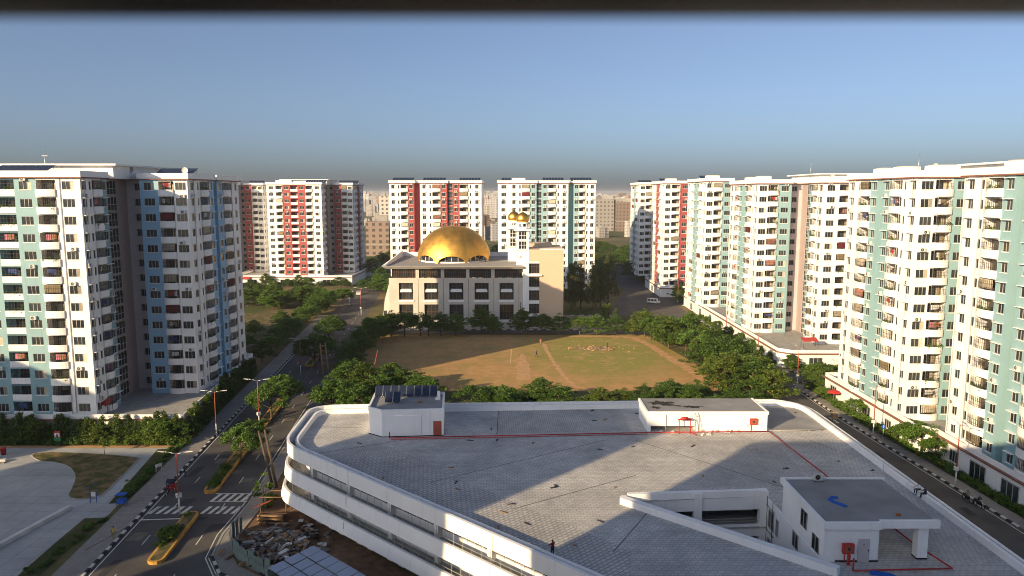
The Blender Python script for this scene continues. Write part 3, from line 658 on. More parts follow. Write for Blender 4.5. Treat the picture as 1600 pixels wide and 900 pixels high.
def tpl_tree(kind, v):
    k = (kind, v)
    if k in TREES: return TREES[k]
    rr = random.Random(v * 31 + hash(kind) % 97 if False else v * 31 + len(kind)); cl = []; tops = []; b = MB('bark')
    if kind == 'tiered':          # almond-like tree: flat leafy tiers
        h = 7.0; T = 5 + v % 2
        for t in range(T):
            z = 2.2 + t * (5.0 / T) * rr.uniform(.94, 1.06); rad = 4.1 * (1 - .72 * (t / T) ** 1.3) * rr.uniform(.8, 1.15); nb = 8 - t // 2 - (v == 2)
            for i in range(nb):
                an = 2 * math.pi * (i + rr.random() * .7) / nb; L = rad * rr.uniform(.5, 1.15)
                for q in (1.0, .62):
                    x, y = math.cos(an) * L * q, math.sin(an) * L * q; cl.append((x, y, z + rr.uniform(-.25, .35) + .12 * L * q * .3, rr.uniform(.6, 1.15), rr.uniform(.2, .36), 92))
                tops.append((x / .62, y / .62, z + .2))
        cl.append((0, 0, 7.2, .8, .4, 60)); lm = leaf_mesh('crown', cl, .19, [['leaf', 'leafdark'], ['leaf', 'leafdark'], ['leafdark', 'leaf'], ['leaf', 'leafyellow'], ['leafyellow', 'leaf']][v], .9, .3); limbs(b, .17, h, tops, 1.8)
    elif kind == 'dome':          # spreading street tree
        h = 6.5
        for i in range(62):
            an = rr.random() * 6.28; ph = math.acos(rr.uniform(-.15, 1)); d = rr.uniform(.72, 1.05)
            x, y, z = 3.7 * d * math.sin(ph) * math.cos(an), 3.7 * d * math.sin(ph) * math.sin(an), 3.7 + 2.7 * d * math.cos(ph)
            cl.append((x, y, z, rr.uniform(.6, 1.05), rr.uniform(.4, .65), 85)); tops.append((x * .9, y * .9, z - .2)) if i % 3 == 0 else 0
        lm = leaf_mesh('crown', cl, .20, ['leaf', 'leafyellow'] if v == 1 else ['leaf', 'leafdark'], .6, .3); limbs(b, .2, h, tops, 2.2)
    elif kind == 'column':        # clipped columnar hedge tree
        for i in range(20):
            t = i / 19; z = .5 + 3.9 * t; r = .74 * (1 - .38 * t * t); an = rr.random() * 6.28; cl.append((r * .4 * math.cos(an), r * .4 * math.sin(an), z, r * .85, .4, 70))
        lm = leaf_mesh('crown', cl, .13, ['leafdark', 'leafyellow'], .2, .28); b.tube((0, 0, 0), (0, 0, 4), .09, .03, 5, False)
    elif kind == 'bush':
        for i in range(16):
            an = rr.random() * 6.28; d = rr.random() ** .5; cl.append((.95 * d * math.cos(an), .95 * d * math.sin(an), .45 + .9 * (1 - d * .6) * rr.random(), .45, .38, 65))
        lm = leaf_mesh('crown', cl, .14, [['leaf', 'leafyellow'], ['leafdark', 'leaf'], ['leafyellow', 'leaf']][v % 3], .4, .35); tops = [(c[0] * .7, c[1] * .7, c[2]) for c in cl[:6]]; limbs(b, .06, 1.2, tops, .25)
    elif kind == 'feather':       # tall casuarina
        for i in range(90):
            t = rr.random(); z = 3 + 13.5 * t; r = 3.1 * (1 - t) ** .7 + .5; an = rr.random() * 6.28; d = rr.random() ** .6
            x, y = r * d * math.cos(an), r * d * math.sin(an); cl.append((x, y, z, .55, 1.0, 62)); tops.append((x, y, z)) if i % 2 == 0 else 0
        lm = leaf_mesh('crown', cl, .20, ['leafdark', 'leafdry'], -.2, .45); limbs(b, .25, 16, tops, 2)
    elif kind == 'sparse':        # young sapling with few leaves
        for i in range(10):
            an = rr.random() * 6.28; z = 1.4 + 1.8 * rr.random(); r = 1.1 * rr.random(); cl.append((r * math.cos(an), r * math.sin(an), z, .35, .22, 26)); tops.append(cl[-1][:3])
        lm = leaf_mesh('crown', cl, .16, ['leaf', 'leafyellow'], .6, .4); limbs(b, .06, 3, tops, 1)
    tm = b.mesh('trunk'); TREES[k] = (tm, lm); return TREES[k]
def tree(kind, x, y, sc, label, cat='tree', group=None, v=None, name=None, z=0.0, hz=1.0):
    v = (random.randint(0, 4) if kind == 'tiered' else random.randint(0, 2)) if v is None else v; tm, lm = tpl_tree(kind, v)
    s = (sc, sc, sc * hz)
    t = thing(name or dict(tiered='almond_tree', dome='street_tree', column='columnar_shrub', bush='bush', feather='casuarina_tree', sparse='sapling')[kind], (x, y, z), label, cat, group, random.uniform(0, 6.28), s)
    link('trunk', tm, t, (0, 0, 0)); link('crown', lm, t, (0, 0, 0)); return t

# ------------------------------------------------------------------ towers in view
LT = Tower('white and pale green apartment tower at the left edge with curved balconies', (-80, 144), clutter='left edge tower', seed=3, second='blue')
plus(LT, -80, 144, True, False, False); LT.pipes([(-67.9, 118.0), (-71.2, 116.9), (-57.4, 134), (-57.4, 152), (-60.4, 131.5)]); roofkit(LT, [('solar', -66, 137, 7), ('dish', -68, 133, 0), ('mast', -82, 131, 5), ('tank', -90, 122, 5), ('dish', -60.5, 138, 0), ('solar', -85, 121, 9)]); LT.finish()
podium(LT, [(-104, 116), (-53.4, 116), (-58.2, 162), (-104, 162)], doors=[(0, .55, 2, 1, 2.4, 'glass'), (0, .7, 2, 1, 2.4, 'glass'), (1, .3, 2, 1, 2.4, 'glass'), (1, .6, 2, 1, 2.4, 'glass')])
RA = Tower('cream apartment tower with pale green stripe, second from the right edge', (86, 128), clutter='second tower from right', seed=5)
plus(RA, 86, 128, False, True); RA.pipes([(63.4, 117.5), (63.4, 138), (66.4, 115.5), (63.4, 121.2)]); roofkit(RA, [('tank', 66, 133, 3), ('tank', 65, 124, 3), ('tank', 67, 118, 4), ('dish', 68, 120, 0), ('mast', 66, 121, 4)]); RA.finish()
podium(RA, [(63.0, 144.5), (63.0, 111), (64.9, 108.6), (64.9, 78), (110, 78), (110, 144.5)], doors=[(0, .12, 2.6, .2, 2.6, 'glass'), (0, .35, 1.2, 1, 2.4, 'glass'), (0, .52, 3, .2, 2.6, 'glass'), (0, .75, 2, 1, 2.4, 'glass'), (2, .15, 2, .9, 2.6, 'glass'), (2, .33, 3.4, .2, 2.7, 'glass'), (2, .55, 3.4, .2, 2.7, 'glass'), (2, .72, 2, .9, 2.5, 'glass')])
R1 = Tower('cream apartment tower with wide pale green bays cut by the right edge', (66, 96), clutter='right edge tower', seed=6)
armblock(R1, 65.8, 83.6); R1.pipes([(65.7, 107.6), (65.7, 103.9), (65.7, 88)]); roofkit(R1, [('tank', 68, 100, 3), ('tank', 68, 94, 3)]); R1.finish()
RB = Tower('cream apartment tower with mauve stair core beyond the side street', (86, 203.5), clutter='tower past side street', seed=8)
plus(RB, 86, 203.5, False, True); RB.pipes([(63.4, 192.6), (63.4, 214), (66.5, 191.0), (73.9, 178)]); roofkit(RB, [('tank', 66, 208, 4), ('tank', 66, 200, 3), ('mast', 75, 187, 6), ('tank', 65, 195, 3), ('dish', 79, 184, 0)]); RB.finish()
podium(RB, [(61.8, 262), (61.8, 168), (64.2, 165.5), (110, 165.5), (110, 262)], doors=[(0, t, 2.4, .3, 2.5, 'glass') for t in (.12, .25, .38, .5, .62, .74, .86, .95)] + [(2, .12, 3, .2, 2.6, 'glass'), (2, .3, 3, .2, 2.6, 'glass')])
R3 = Tower('cream apartment tower with narrow green recess behind the nearer right towers', (62, 247), near=False, seed=9)
armblock(R3, 61.5, 235); roofkit(R3, [('solar', 63, 248, 6), ('tank', 63, 240, 4)]); R3.finish()
R4 = Tower('cream apartment tower with red stripe at the far end of the right row', (59, 297), 'red', near=False, seed=10)
armblock(R4, 58.5, 285, dep=10); roofkit(R4, [('solar', 59, 296, 7), ('tank', 60, 289, 4)]); R4.finish()
podium(R4, [(57.5, 316), (57.5, 283), (90, 283), (90, 316)], doors=[(0, .5, 3, .3, 2.5, 'glass')])
R5 = Tower('pale apartment tower half in shade, farthest of the right row', (56, 337), 'teal', near=False, seed=11)
armblock(R5, 56, 325, dep=9); roofkit(R5, [('solar', 57, 335, 6)]); R5.finish()
C1 = Tower('white and red apartment tower left of the gold dome with three wings', (-95.5, 352), 'red', near=False, seed=12)
plus(C1, -95.5, 352, True, False, False); roofkit(C1, [('solar', -91, 326.5, 9), ('tank', -104, 327, 7), ('solar', -80, 342, 9), ('solar', -104, 345, 8)]); C1.finish()
podium(C1, [(-121.5, 320), (-70, 320), (-70, 378), (-121.5, 378)], doors=[(0, .15, 4, .2, 2.6, 'glass'), (0, .45, 6, .2, 2.6, 'glass'), (0, .6, 2.5, .9, 2.5, 'glass'), (0, .8, 5, .2, 2.6, 'glass')])
C0 = Tower('white and red apartment tower half hidden behind the left edge tower', (-138, 356), 'red', near=False, seed=22)
plus(C0, -138, 356, True, False, False); roofkit(C0, [('solar', -123, 346, 7)]); C0.finish()
podium(C0, [(-170, 324.5), (-123, 324.5), (-123, 375), (-170, 375)])
def slabtower(T, fr, yb):
    """fr: front outline left to right as ((x,y), spec of the edge that starts there)"""
    pts = [p for p, _ in fr] + [(fr[-1][0][0], yb), (fr[0][0][0], yb)]; T.shell(pts, {i: sp for i, (_, sp) in enumerate(fr[:-1])}, ac=.3)
GL = [('G', 2, 'T')]
C2 = Tower('white and red apartment tower standing right behind the gold dome', (-29, 290), 'red', near=False, seed=13)
slabtower(C2, [((-46, 278), P1a), ((-36.7, 278), 'T'), ((-36.7, 281), 'T'), ((-34.5, 281), 'w'), ((-34.5, 278), P1a), ((-24.3, 278), 'T'), ((-24.3, 278.8), GL), ((-22.2, 278.8), 'T'), ((-22.2, 278), P1b), ((-11.5, 278), 'w')], 300)
roofkit(C2, [('solar', -45, 279, 8), ('solar', -33.5, 279, 8.5), ('solar', -20, 281, 8)]); C2.finish()
C3 = Tower('white and pale green apartment tower behind the slender white minaret', (13, 290), 'teal', near=False, seed=14)
slabtower(C3, [((-5.3, 279), [('W', 4.6, 'w')]), ((-.8, 279), 'w'), ((-.8, 278), P1a), ((9.2, 278), 'T'), ((9.2, 278.8), GL), ((11.2, 278.8), 'T'), ((11.2, 278), P1b), ((21.1, 278), 'w'), ((21.1, 281), 'T'), ((23.2, 281), 'T'), ((23.2, 278), P1b), ((31.3, 278), 'w')], 300)
roofkit(C3, [('solar', 11.5, 279, 8), ('solar', 22, 279, 8), ('tank', 0, 281, 5), ('solar', -4, 282, 3.5)]); C3.finish()
# ------------------------------------------------------------------ the row behind the camera, known from its shadow
def backrow(x0, x1, yn, yd, h, label):
    nf = round((h - 1.15 - ZB) / FH); fh = (h - 1.15 - ZB) / nf
    T = Tower(label, ((x0 + x1) / 2, yn), near=False, seed=int(h)); c = 2.2
    pts = [(x0, yn - yd), (x1, yn - yd), (x1, yn - c), (x1 - c * .3, yn - c * .3), (x1 - c, yn), (x0 + c, yn), (x0 + c * .3, yn - c * .3), (x0, yn - c)]
    T.shell(pts, {}, 0, round(h / 2.95), (h - 1.15) / round(h / 2.95)); T.finish(); return T
Q = backrow(-58.9, 28, -.9, 16, 48, 'pale apartment building the view is taken from')
backrow(-112.8, -88.0, -.9, 16, 57, 'taller pale tower behind the view, left of the camera')
backrow(-176, -132.3, -.9, 16, 47.6, 'pale tower behind the view, far left of the camera')
backrow(-190, -150, 47, 16, 44, 'pale tower out of view beyond the playground')
backrow(-172, -140, 120, 28, 44, 'pale tower out of view, left neighbour of the left edge tower')
# the balcony the picture is taken from: its top rail crosses the upper edge of the view
b = MB('black'); b.box(-2.4, 2.4, .36, .40, CAMH + .091, CAMH + .15); b.build('balcony_rail', Q.t)
b = MB('white'); b.box(-2.4, 2.4, -.9, .5, CAMH - 1.75, CAMH - 1.6); b.box(-2.4, 2.4, .34, .46, CAMH - 1.6, CAMH - .75); b.build('balcony_floor', Q.t)
b = MB('black'); b.box(-2.46, -2.4, .36, .42, CAMH - 1.6, CAMH + .15); b.box(2.4, 2.46, .36, .42, CAMH - 1.6, CAMH + .15); b.build('balcony_post', Q.t)

# ================================================================== WHITE THREE-STOREY BUILDING IN THE FOREGROUND
from mathutils.geometry import tessellate_polygon
ZT = 8.3
FD = Vector((.734, -.679)); F0 = Vector((-26.0, 85.9)); F1 = F0 + FD * 71
def bez(a, b, c, n): return [tuple(Vector(a) * (1 - t) ** 2 + Vector(b) * 2 * t * (1 - t) + Vector(c) * t * t) for t in (i / n for i in range(n + 1))]
OUT = bez((-24.5, 105.0), (-29.3, 104.8), (-29.2, 101.5), 5) + bez((-28.8, 92), (-28.7, 88.3), tuple(F0), 7) + [tuple(F1), (44.2, 37.7)] + bez((44.2, 103.5), (44.1, 109.0), (39.5, 108.9), 6)
BB = thing('white_building', (8, 75, 0), 'long white low building with banded front and big paved flat roof', 'building')
def ringpart(name, poly, do0, do1, z0, z1, th, m, zt=None):
    """a closed band: outer face leaning from offset do0 (bottom) to do1 (top), wall thickness th"""
    A = polyoff(poly, do0); B = polyoff(poly, do1); D = polyoff(poly, do1 - th); E_ = polyoff(poly, do0 - th); n = len(poly); r = MB(m); Z = [zt(p) if zt else z1 for p in poly]
    for i in range(n):
        j = (i + 1) % n
        r.smooth = math.dist(poly[i], poly[j]) < 3.5
        r.face([(*A[i], z0), (*A[j], z0), (*B[j], Z[j]), (*B[i], Z[i])]); r.smooth = False
        r.face([(*B[i], Z[i]), (*B[j], Z[j]), (*D[j], Z[j]), (*D[i], Z[i])])
        r.face([(*D[i], Z[i]), (*D[j], Z[j]), (*E_[j], z0), (*E_[i], z0)]); r.face([(*A[j], z0), (*A[i], z0), (*E_[i], z0), (*E_[j], z0)])
    return r.build(name, BB)
b3 = ringpart('facade_band', OUT, .0, .0, 7.7, 9.3, .32, 'cleanwhite', lambda p: 9.3 if p[0] < 36 else (8.62 if p[0] > 43.5 else 9.3 - .68 * (p[0] - 36) / 7.5))
b2 = ringpart('facade_band', OUT, .45, .25, 4.85, 6.4, .30, 'cleanwhite')
b1 = ringpart('facade_band', OUT, .95, .6, 2.2, 3.6, .30, 'cleanwhite')
for z, d, nm in ((7.98, -.33, 'gutter_floor'), (5.5, -.1, 'floor_slab'), (2.75, .2, 'floor_slab')):
    r = MB('concrete'); r.prism(polyoff(OUT, d), z - .3, z, True) if nm != 'gutter_floor' else None
    if nm == 'gutter_floor':
        A = polyoff(OUT, -.33); B = polyoff(OUT, -1.35); n = len(A)
        for i in range(n): j = (i + 1) % n; r.face([(*A[i], z), (*A[j], z), (*B[j], z), (*B[i], z)])
    else:     # keep the courtyard open: a ring-shaped slab
        r = MB('concrete'); A = polyoff(OUT, d); B = polyoff(OUT, -7.5); n = len(A)
        for i in range(n):
            j = (i + 1) % n
            r.face([(*A[i], z), (*A[j], z), (*B[j], z), (*B[i], z)]); r.face([(*A[j], z - .3), (*A[i], z - .3), (*B[i], z - .3), (*B[j], z - .3)])
    r.build(nm, BB)
INN = polyoff(OUT, -1.05)
ip = ringpart('roof_parapet', INN, 0, 0, 7.98, 8.98, .34, 'cleanwhite')
tilemat('roofpave_c', (.52, .51, .49), (.45, .445, .43), (.33, .325, .32), .46, .46, .03, rot=R(18), big=.30, off=0); tilemat('roofpave_d', (.49, .48, .46), (.41, .405, .39), (.27, .265, .26), .5, .3, .03, rot=R(88), big=.30)
for m_, q in (('roofpave_c', [(-6, 84), (3, 80), (9, 86), (6, 92), (-3, 91)]), ('roofpave_d', [(-24, 87.5), (-12, 78), (-8, 82), (-17, 91)]), ('roofpave_d', [(20, 77), (33, 77), (34, 92), (24, 92)]), ('roofpave_c', [(30, 38), (42, 38), (42, 57), (29.5, 57)]), ('roofpave_d', [(-2, 94.8), (16, 95.8), (16, 106), (-2, 105)]), ('roofpave_c', [(38, 60), (42.4, 60), (42.4, 92), (38, 92)])):
    r = MB(m_); r.face([(x, y, ZT + .004) for x, y in q]); r.build('paving_patch', BB)
for p_, q_ in (((-14, 92), (-24, 87)), ((-9, 78), (12, 92)), ((0, 71), (14, 80)), ((35.6, 95.8), (41, 95.9)), ((14, 71), (9, 62)), ((-2, 94), (-2, 106)), ((38.5, 92), (40.3, 88)), ((16, 92), (30, 76)), ((-20, 97), (-26, 97.5))):
    d_ = (Vector(q_) - Vector(p_)).normalized(); n_ = Vector((-d_.y, d_.x)) * .05; r = MB('iron'); r.face([(p_[0] - n_.x, p_[1] - n_.y, ZT + .009), (q_[0] - n_.x, q_[1] - n_.y, ZT + .009), (q_[0] + n_.x, q_[1] + n_.y, ZT + .009), (p_[0] + n_.x, p_[1] + n_.y, ZT + .009)]); r.build('paving_joint', BB)
r = MB('concrete'); r.tube((35.2, 95.6, ZT + .12), (42, 95.9, ZT + .12), .07, .07, 6)
for x in (36, 38, 40, 41.6): r.box(x - .15, x + .15, 95.5, 96.0, ZT + .01, ZT + .1)
r.build('drain_line', BB)
# little posts on the parapet
for (x, y), an in resample([tuple(Vector(F0) + FD * 1 + Vector((.68, .73)) * .9), tuple(F1)], 5.2)[:9]:
    r = MB('cleanwhite'); r.box(-.09, .09, -.12, .12, 8.3, 9.12); r.build('parapet_post', BB, loc=(x - 8, y - 75, 0), rz=an)
TRI = [(11.6, 72.75), (27.55, 58.3), (26.9, 74.2)]
ROOF = polyoff(OUT, -1.36)
TI = polyoff(TRI, -.0)
tv = [Vector((x, y, 0)) for x, y in ROOF], [Vector((x, y, 0)) for x, y in TI[::-1]]
r = MB('roofpave'); allp = [*ROOF, *TI[::-1]]
for t in tessellate_polygon(tv):
    P = [allp[i] for i in t]; ar = (P[1][0] - P[0][0]) * (P[2][1] - P[0][1]) - (P[1][1] - P[0][1]) * (P[2][0] - P[0][0])
    r.face([(*p, ZT) for p in (P if ar > 0 else P[::-1])])
r.build('roof_deck', BB)
pf = [tuple(F0 + FD * s + Vector((.679, .734)) * d) for s, d in ((4, 1.5), (47, 1.5), (43, 7.5), (8, 9))]
r = MB('roofpave_b'); r.face([(x, y, ZT + .005) for x, y in pf]); r.build('paving_patch', BB)
r = MB('roofgrey'); r.face([(x, y, ZT + .006) for x, y in [(42.6, 96.2), (42.6, 106.5), (35, 106.5), (35, 96.2)]]); r.build('screed_strip', BB)
# storeys behind the bands: sill wall, glazing, columns, rods
def along(s, d): p = F0 + FD * s + Vector((.679, .734)) * d; return (p.x, p.y)
FA = math.atan2(FD.y, FD.x)
for lvl, (zf, zs) in enumerate(((5.5, 7.7), (2.75, 4.85))):
    cols = [1.0 + 7.6 * i for i in range(9)]
    for i, s in enumerate(cols):
        r = MB('cleanwhite'); r.obox((0, 0), .3, .3, zf, zs + .15, 0); x, y = along(s, 1.55); r.build('column', BB, loc=(x - 8, y - 75, 0), rz=FA)
        x, y = along(s + 3.8, 1.9)
        r = MB('cleanwhite'); r.box(-3.45, 3.45, -.1, .1, zf, zf + .75); r.build('sill_wall', BB, loc=(x - 8, y - 75, 0), rz=FA)
        r = MB('glass'); r.box(-3.45, 3.45, 0, .06, zf + .753, zs); r.use('frame')
        for q in range(7): xx = -3.4 + 6.8 * q / 6; r.box(xx - .035, xx + .035, -.06, -.003, zf + .753, zs)
        r.build('window_band', BB, loc=(x - 8, y - 75, 0), rz=FA)
    od = (.05, -.25)[lvl]
    r = MB('frame')
    n = 0; s = -1.5
    for s in np.arange(-1.0, 66, 1.25): x, y = along(s, od); r.tube((x, y, (6.3, 3.5)[lvl]), (x, y, zs + .1), .03, .03, 4, False)
    for z in ((6.75, 3.95)[lvl],): p, q = along(-1, od), along(66, od); r.tube((*p, z), (*q, z), .025, .025, 4, False)
    r.build('railing', BB)['kind'] = 'stuff'
    r = MB('cleanwhite'); A = polyoff(OUT, -2.2); i0, i1 = 4, 13          # plain wall round the left end
    for i in range(i0, i1): r.smooth = True; r.face([(*A[i], zf), (*A[i + 1], zf), (*A[i + 1], zf + 1.0), (*A[i], zf + 1.0)])
    r.use('glass'); r.smooth = False
    for i in range(i0, i1): r.face([(*A[i], zf + 1.0), (*A[i + 1], zf + 1.0), (*A[i + 1], zs), (*A[i], zs)])
    r.build('end_wall', BB)
r = MB('darkwood'); G = polyoff(OUT, -1.6); n = len(G)
for i in range(n): j = (i + 1) % n; r.face([(*G[i], 0), (*G[j], 0), (*G[j], 2.5), (*G[i], 2.5)])
r.build('ground_floor_wall', BB)
for k in range(12):
    for dx in (0, 2.0):
        x, y = along(5 + k * 5.6 + dx, 1.3); r = MB('concrete'); r.box(-.45, .45, -.16, .16, .3, 1.5); r.use('cleanwhite'); r.box(-.38, .38, -.2, -.162, .4, 1.4); r.build('shutter_panel', BB, loc=(x - 8, y - 75, 0), rz=FA)
for s in (10.5, 33, 55):          # movement joints in the bands
    for d, z0, z1, p_ in ((-.012, 7.72, 9.28, b3), (-.37, 4.9, 6.38, b2), (-.8, 2.25, 3.58, b1)):
        x, y = along(s, d); r = MB('frame'); r.box(-.012, .012, -.03, .02, z0, z1); r.build('joint', p_, loc=(x, y, 0), rz=FA)
# courtyard cut into the roof
cw = MB('cleanwhite')
A_, C_, B_ = TRI
def wallseg(b, p, q, z0, z1, th):     # thickness to the right of p->q
    L = math.dist(p, q); nx, ny = (q[1] - p[1]) / L * th, -(q[0] - p[0]) / L * th
    b.hexa([(*p, z0), (p[0] + nx, p[1] + ny, z0), (q[0] + nx, q[1] + ny, z0), (*q, z0), (*p, z1), (p[0] + nx, p[1] + ny, z1), (q[0] + nx, q[1] + ny, z1), (*q, z1)])
wallseg(cw, A_, C_, 7.6, 9.0, .75); cw.build('courtyard_parapet', BB)
cw = MB('cleanwhite'); cap = arc((A_[0] - .05, A_[1] - .32), .45, 40, 300, 9); cw.prism([p for p in cap], 8.31, 8.99); cw.build('courtyard_parapet', BB)
cw = MB('cleanwhite')
N0, N1 = (12.1, 73.1), (26.9, 74.2)
for z0, z1 in ((6.9, 8.98), (3.9, 5.1), (1.0, 2.1)): wallseg(cw, N1, N0, z0, z1, .5)
cw.build('courtyard_beam', BB)
for t in (.5, .98):
    x, y = lerp(N0, N1, t); cw = MB('cleanwhite'); cw.box(x - .42, x + .42, y - .12, y + .75, 0, 8.9); cw.build('column', BB)
cw = MB('concrete'); cw.face([(10, 78, 5.0), (27, 78, 5.0), (27, 73.9, 5.0), (11, 73, 5.0)]); cw.face([(10, 78.5, 0), (27, 78.5, 0), (27, 78.5, 8.2), (10, 78.5, 8.2)]); cw.face([(10, 55, .05), (30, 55, .05), (30, 80, .05), (10, 80, .05)]); cw.build('courtyard_interior', BB)
cw = MB('frame'); p, q = lerp(N0, N1, .3), lerp(N0, N1, .97)
for z in (5.5, 5.8): cw.tube((p[0], p[1] + .3, z), (q[0], q[1] + .3, z), .03, .03, 4)
cw.build('railing', BB)
cw = MB('cleanwhite'); cw.box(26.9, 27.4, 57.6, 74.9, 0, 8.29); cw.build('courtyard_wall', BB)
for y, z0, z1, wd in ((72.6, 5.4, 7.3, 1.5), (70.9, 5.5, 7.2, .6), (72.6, 2.3, 4.2, 1.5), (66.2, 6.6, 8.1, 1.3)):
    cw = MB('glass'); cw.box(26.86, 26.89, y - wd / 2, y + wd / 2, z0, z1); cw.use('frame')
    for yy in (y - wd / 2, y, y + wd / 2): cw.box(26.82, 26.858, yy - .04, yy + .04, z0, z1)
    for zz in (z0, z1): cw.box(26.825, 26.859, y - wd / 2, y + wd / 2, zz - .04, zz + .04)
    cw.build('window', BB)
cw = MB('iron')
for y in (73.6, 72.0): cw.tube((26.75, y, 1.5), (26.75, y, 8.6), .035, .035, 5)
for z in (3, 5, 7.6): cw.tube((26.75, 73.9, z), (26.75, 71.5, z), .035, .035, 5)
cw.build('drain_pipe', BB)
# stair house with porch
SH = thing('stair_house', (30, 65, ZT), 'white rooftop stair house with porch and pillar beside the courtyard', 'stair house')
r = MB('cleanwhite'); r.box(26.95, 31.7, 60.3, 70.0, 8.291, 11.55); r.build('wall', SH)
r = MB('cleanwhite'); r.box(26.7, 31.75, 59.95, 60.25, 11.4, 12.0); r.box(26.7, 27.0, 60.253, 70.2, 11.4, 12.0); r.box(27.003, 37.0, 70.003, 70.2, 11.4, 12.0); r.box(31.753, 36.9, 60.25, 60.6, 11.35, 12.02); r.build('roof_edge', SH)
r = MB('roofgrey'); r.box(27.003, 36.7, 60.603, 70.0, 11.553, 11.85); r.build('roof', SH)
r = MB('cleanwhite'); r.box(35.3, 36.2, 60.7, 61.5, ZT, 11.55); r.build('pillar', SH)
r = MB('black'); r.box(35.28, 36.22, 60.68, 61.52, ZT + .007, ZT + .14); r.box(28.0, 31.72, 60.26, 60.298, ZT + .007, ZT + .14); r.build('skirting', SH)
dr = MB('lilac'); dr.box(29.9, 30.9, 60.22, 60.297, ZT + .01, 10.4); dr.use('iron'); dr.box(30.36, 30.44, 60.19, 60.219, 9.85, 9.95); d_ = dr.build('door', SH)
dr = MB('iron'); dr.box(30.76, 30.86, 60.17, 60.219, 9.3, 9.45); dr.build('handle', d_)
for y, z0, z1 in ((64.6, 9.4, 11.0), (61.9, 8.5, 9.9)):
    r = MB('glass'); r.box(26.91, 26.948, y - .7, y + .7, z0, z1); r.use('frame')
    for yy in (y - .7, y, y + .7): r.box(26.88, 26.908, yy - .04, yy + .04, z0, z1)
    r.build('window', SH)
# stair house by the road side with the solar panels
LH = thing('stair_house', (-14, 97, ZT), 'white six-sided rooftop stair house carrying solar panels', 'stair house')
LP_ = [(-19.0, 94.6), (-17.0, 93.1), (-9.0, 93.8), (-9.6, 101.9), (-19.4, 101.4)]
r = MB('cleanwhite'); r.prism(LP_, ZT, 11.7); r.build('wall', LH)
r = MB('cleanwhite'); O_ = polyoff(LP_, .06); I_ = polyoff(LP_, -.2)
for i in range(5):
    j = (i + 1) % 5; r.face([(*O_[i], 11.45), (*O_[j], 11.45), (*O_[j], 12), (*O_[i], 12)]); r.face([(*O_[i], 12), (*O_[j], 12), (*I_[j], 12), (*I_[i], 12)]); r.face([(*I_[j], 11.7), (*I_[i], 11.7), (*I_[i], 12), (*I_[j], 12)]); r.face([(*O_[j], 11.45), (*O_[i], 11.45), (*I_[i], 11.45), (*I_[j], 11.45)])
r.build('roof_edge', LH)
r = MB('roofgrey'); r.face([(*p, 11.712) for p in polyoff(LP_, -.19)]); r.build('roof', LH)
r = MB('black'); r.prism(polyoff(LP_, .015), ZT + .007, ZT + .12); r.build('skirting', LH)
dr = MB('darkwood'); dr.use('redpaint'); dr.names[0] = 'redpole'; dr.cur = 0; dr.hexa([(-10.35, 93.62, ZT + .13), (-9.3, 93.71, ZT + .13), (-9.3, 93.8, ZT + .13), (-10.35, 93.71, ZT + .13), (-10.35, 93.62, 10.3), (-9.3, 93.71, 10.3), (-9.3, 93.8, 10.3), (-10.35, 93.71, 10.3)]); dr.build('door', LH)
r = MB('cleanwhite'); r.hexa([(-16.3, 93.07, 8.7), (-11.9, 93.46, 8.7), (-11.9, 93.56, 8.7), (-16.3, 93.17, 8.7), (-16.3, 93.07, 11.2), (-11.9, 93.46, 11.2), (-11.9, 93.56, 11.2), (-16.3, 93.17, 11.2)]); r.build('wall_panel', LH)
pan = MB('solar'); pan.hexa([(-.5, 0, .0), (.5, 0, 0), (.5, 1.25, 1.15), (-.5, 1.25, 1.15), (-.5, -.03, .035), (.5, -.03, .035), (.5, 1.22, 1.185), (-.5, 1.22, 1.185)]); pan.use('alu')
for x in (-.515, .485): pan.hexa([(x, -.02, -.01), (x + .03, -.02, -.01), (x + .03, 1.26, 1.14), (x, 1.26, 1.14), (x, -.05, .045), (x + .03, -.05, .045), (x + .03, 1.23, 1.2), (x, 1.23, 1.2)])
pan.tube((-.4, 1.2, -.25), (-.4, 1.2, 1.12), .025); pan.tube((.4, 1.2, -.25), (.4, 1.2, 1.12), .025); pan.tube((-.4, .05, -.25), (-.4, .05, .03), .025); pan.tube((.4, .05, -.25), (.4, .05, .03), .025)
pm = pan.mesh('solar_panel')
for i in range(8): link('solar_panel', pm, None, (-18.6 + i * 1.09, 99.8 + i * .03, 11.98), .02, label='dark solar panel in the back row of eight on the stair house roof', cat='solar panel', group='back row of rooftop solar panels')
for i in range(2): link('solar_panel', pm, None, (-16.7 + i * 1.1, 96.6, 11.98), .02, label=['left', 'right'][i] + ' one of two solar panels in front of the row of eight', cat='solar panel', group='front pair of rooftop solar panels')
r = MB('cleanwhite'); r.box(-10.3, -9.95, 98.8, 99.2, 11.72, 12.9); r.box(-10.6, -9.9, 98.7, 99.3, 11.72, 11.95); r.build('inverter_box', None, label='small white upright box at the right end of the solar panels', cat='box')
r = MB('wood'); r.box(-13.2, -12.2, 97.4, 97.55, 11.72, 11.8); r.box(-12.9, -12.75, 97.0, 98.1, 11.803, 11.88); r.box(-12.5, -12.4, 97.2, 98.0, 11.803, 11.9); r.build('timber_scraps', None, label='few timber scraps lying on the stair house roof before the solar panels', cat='timber')
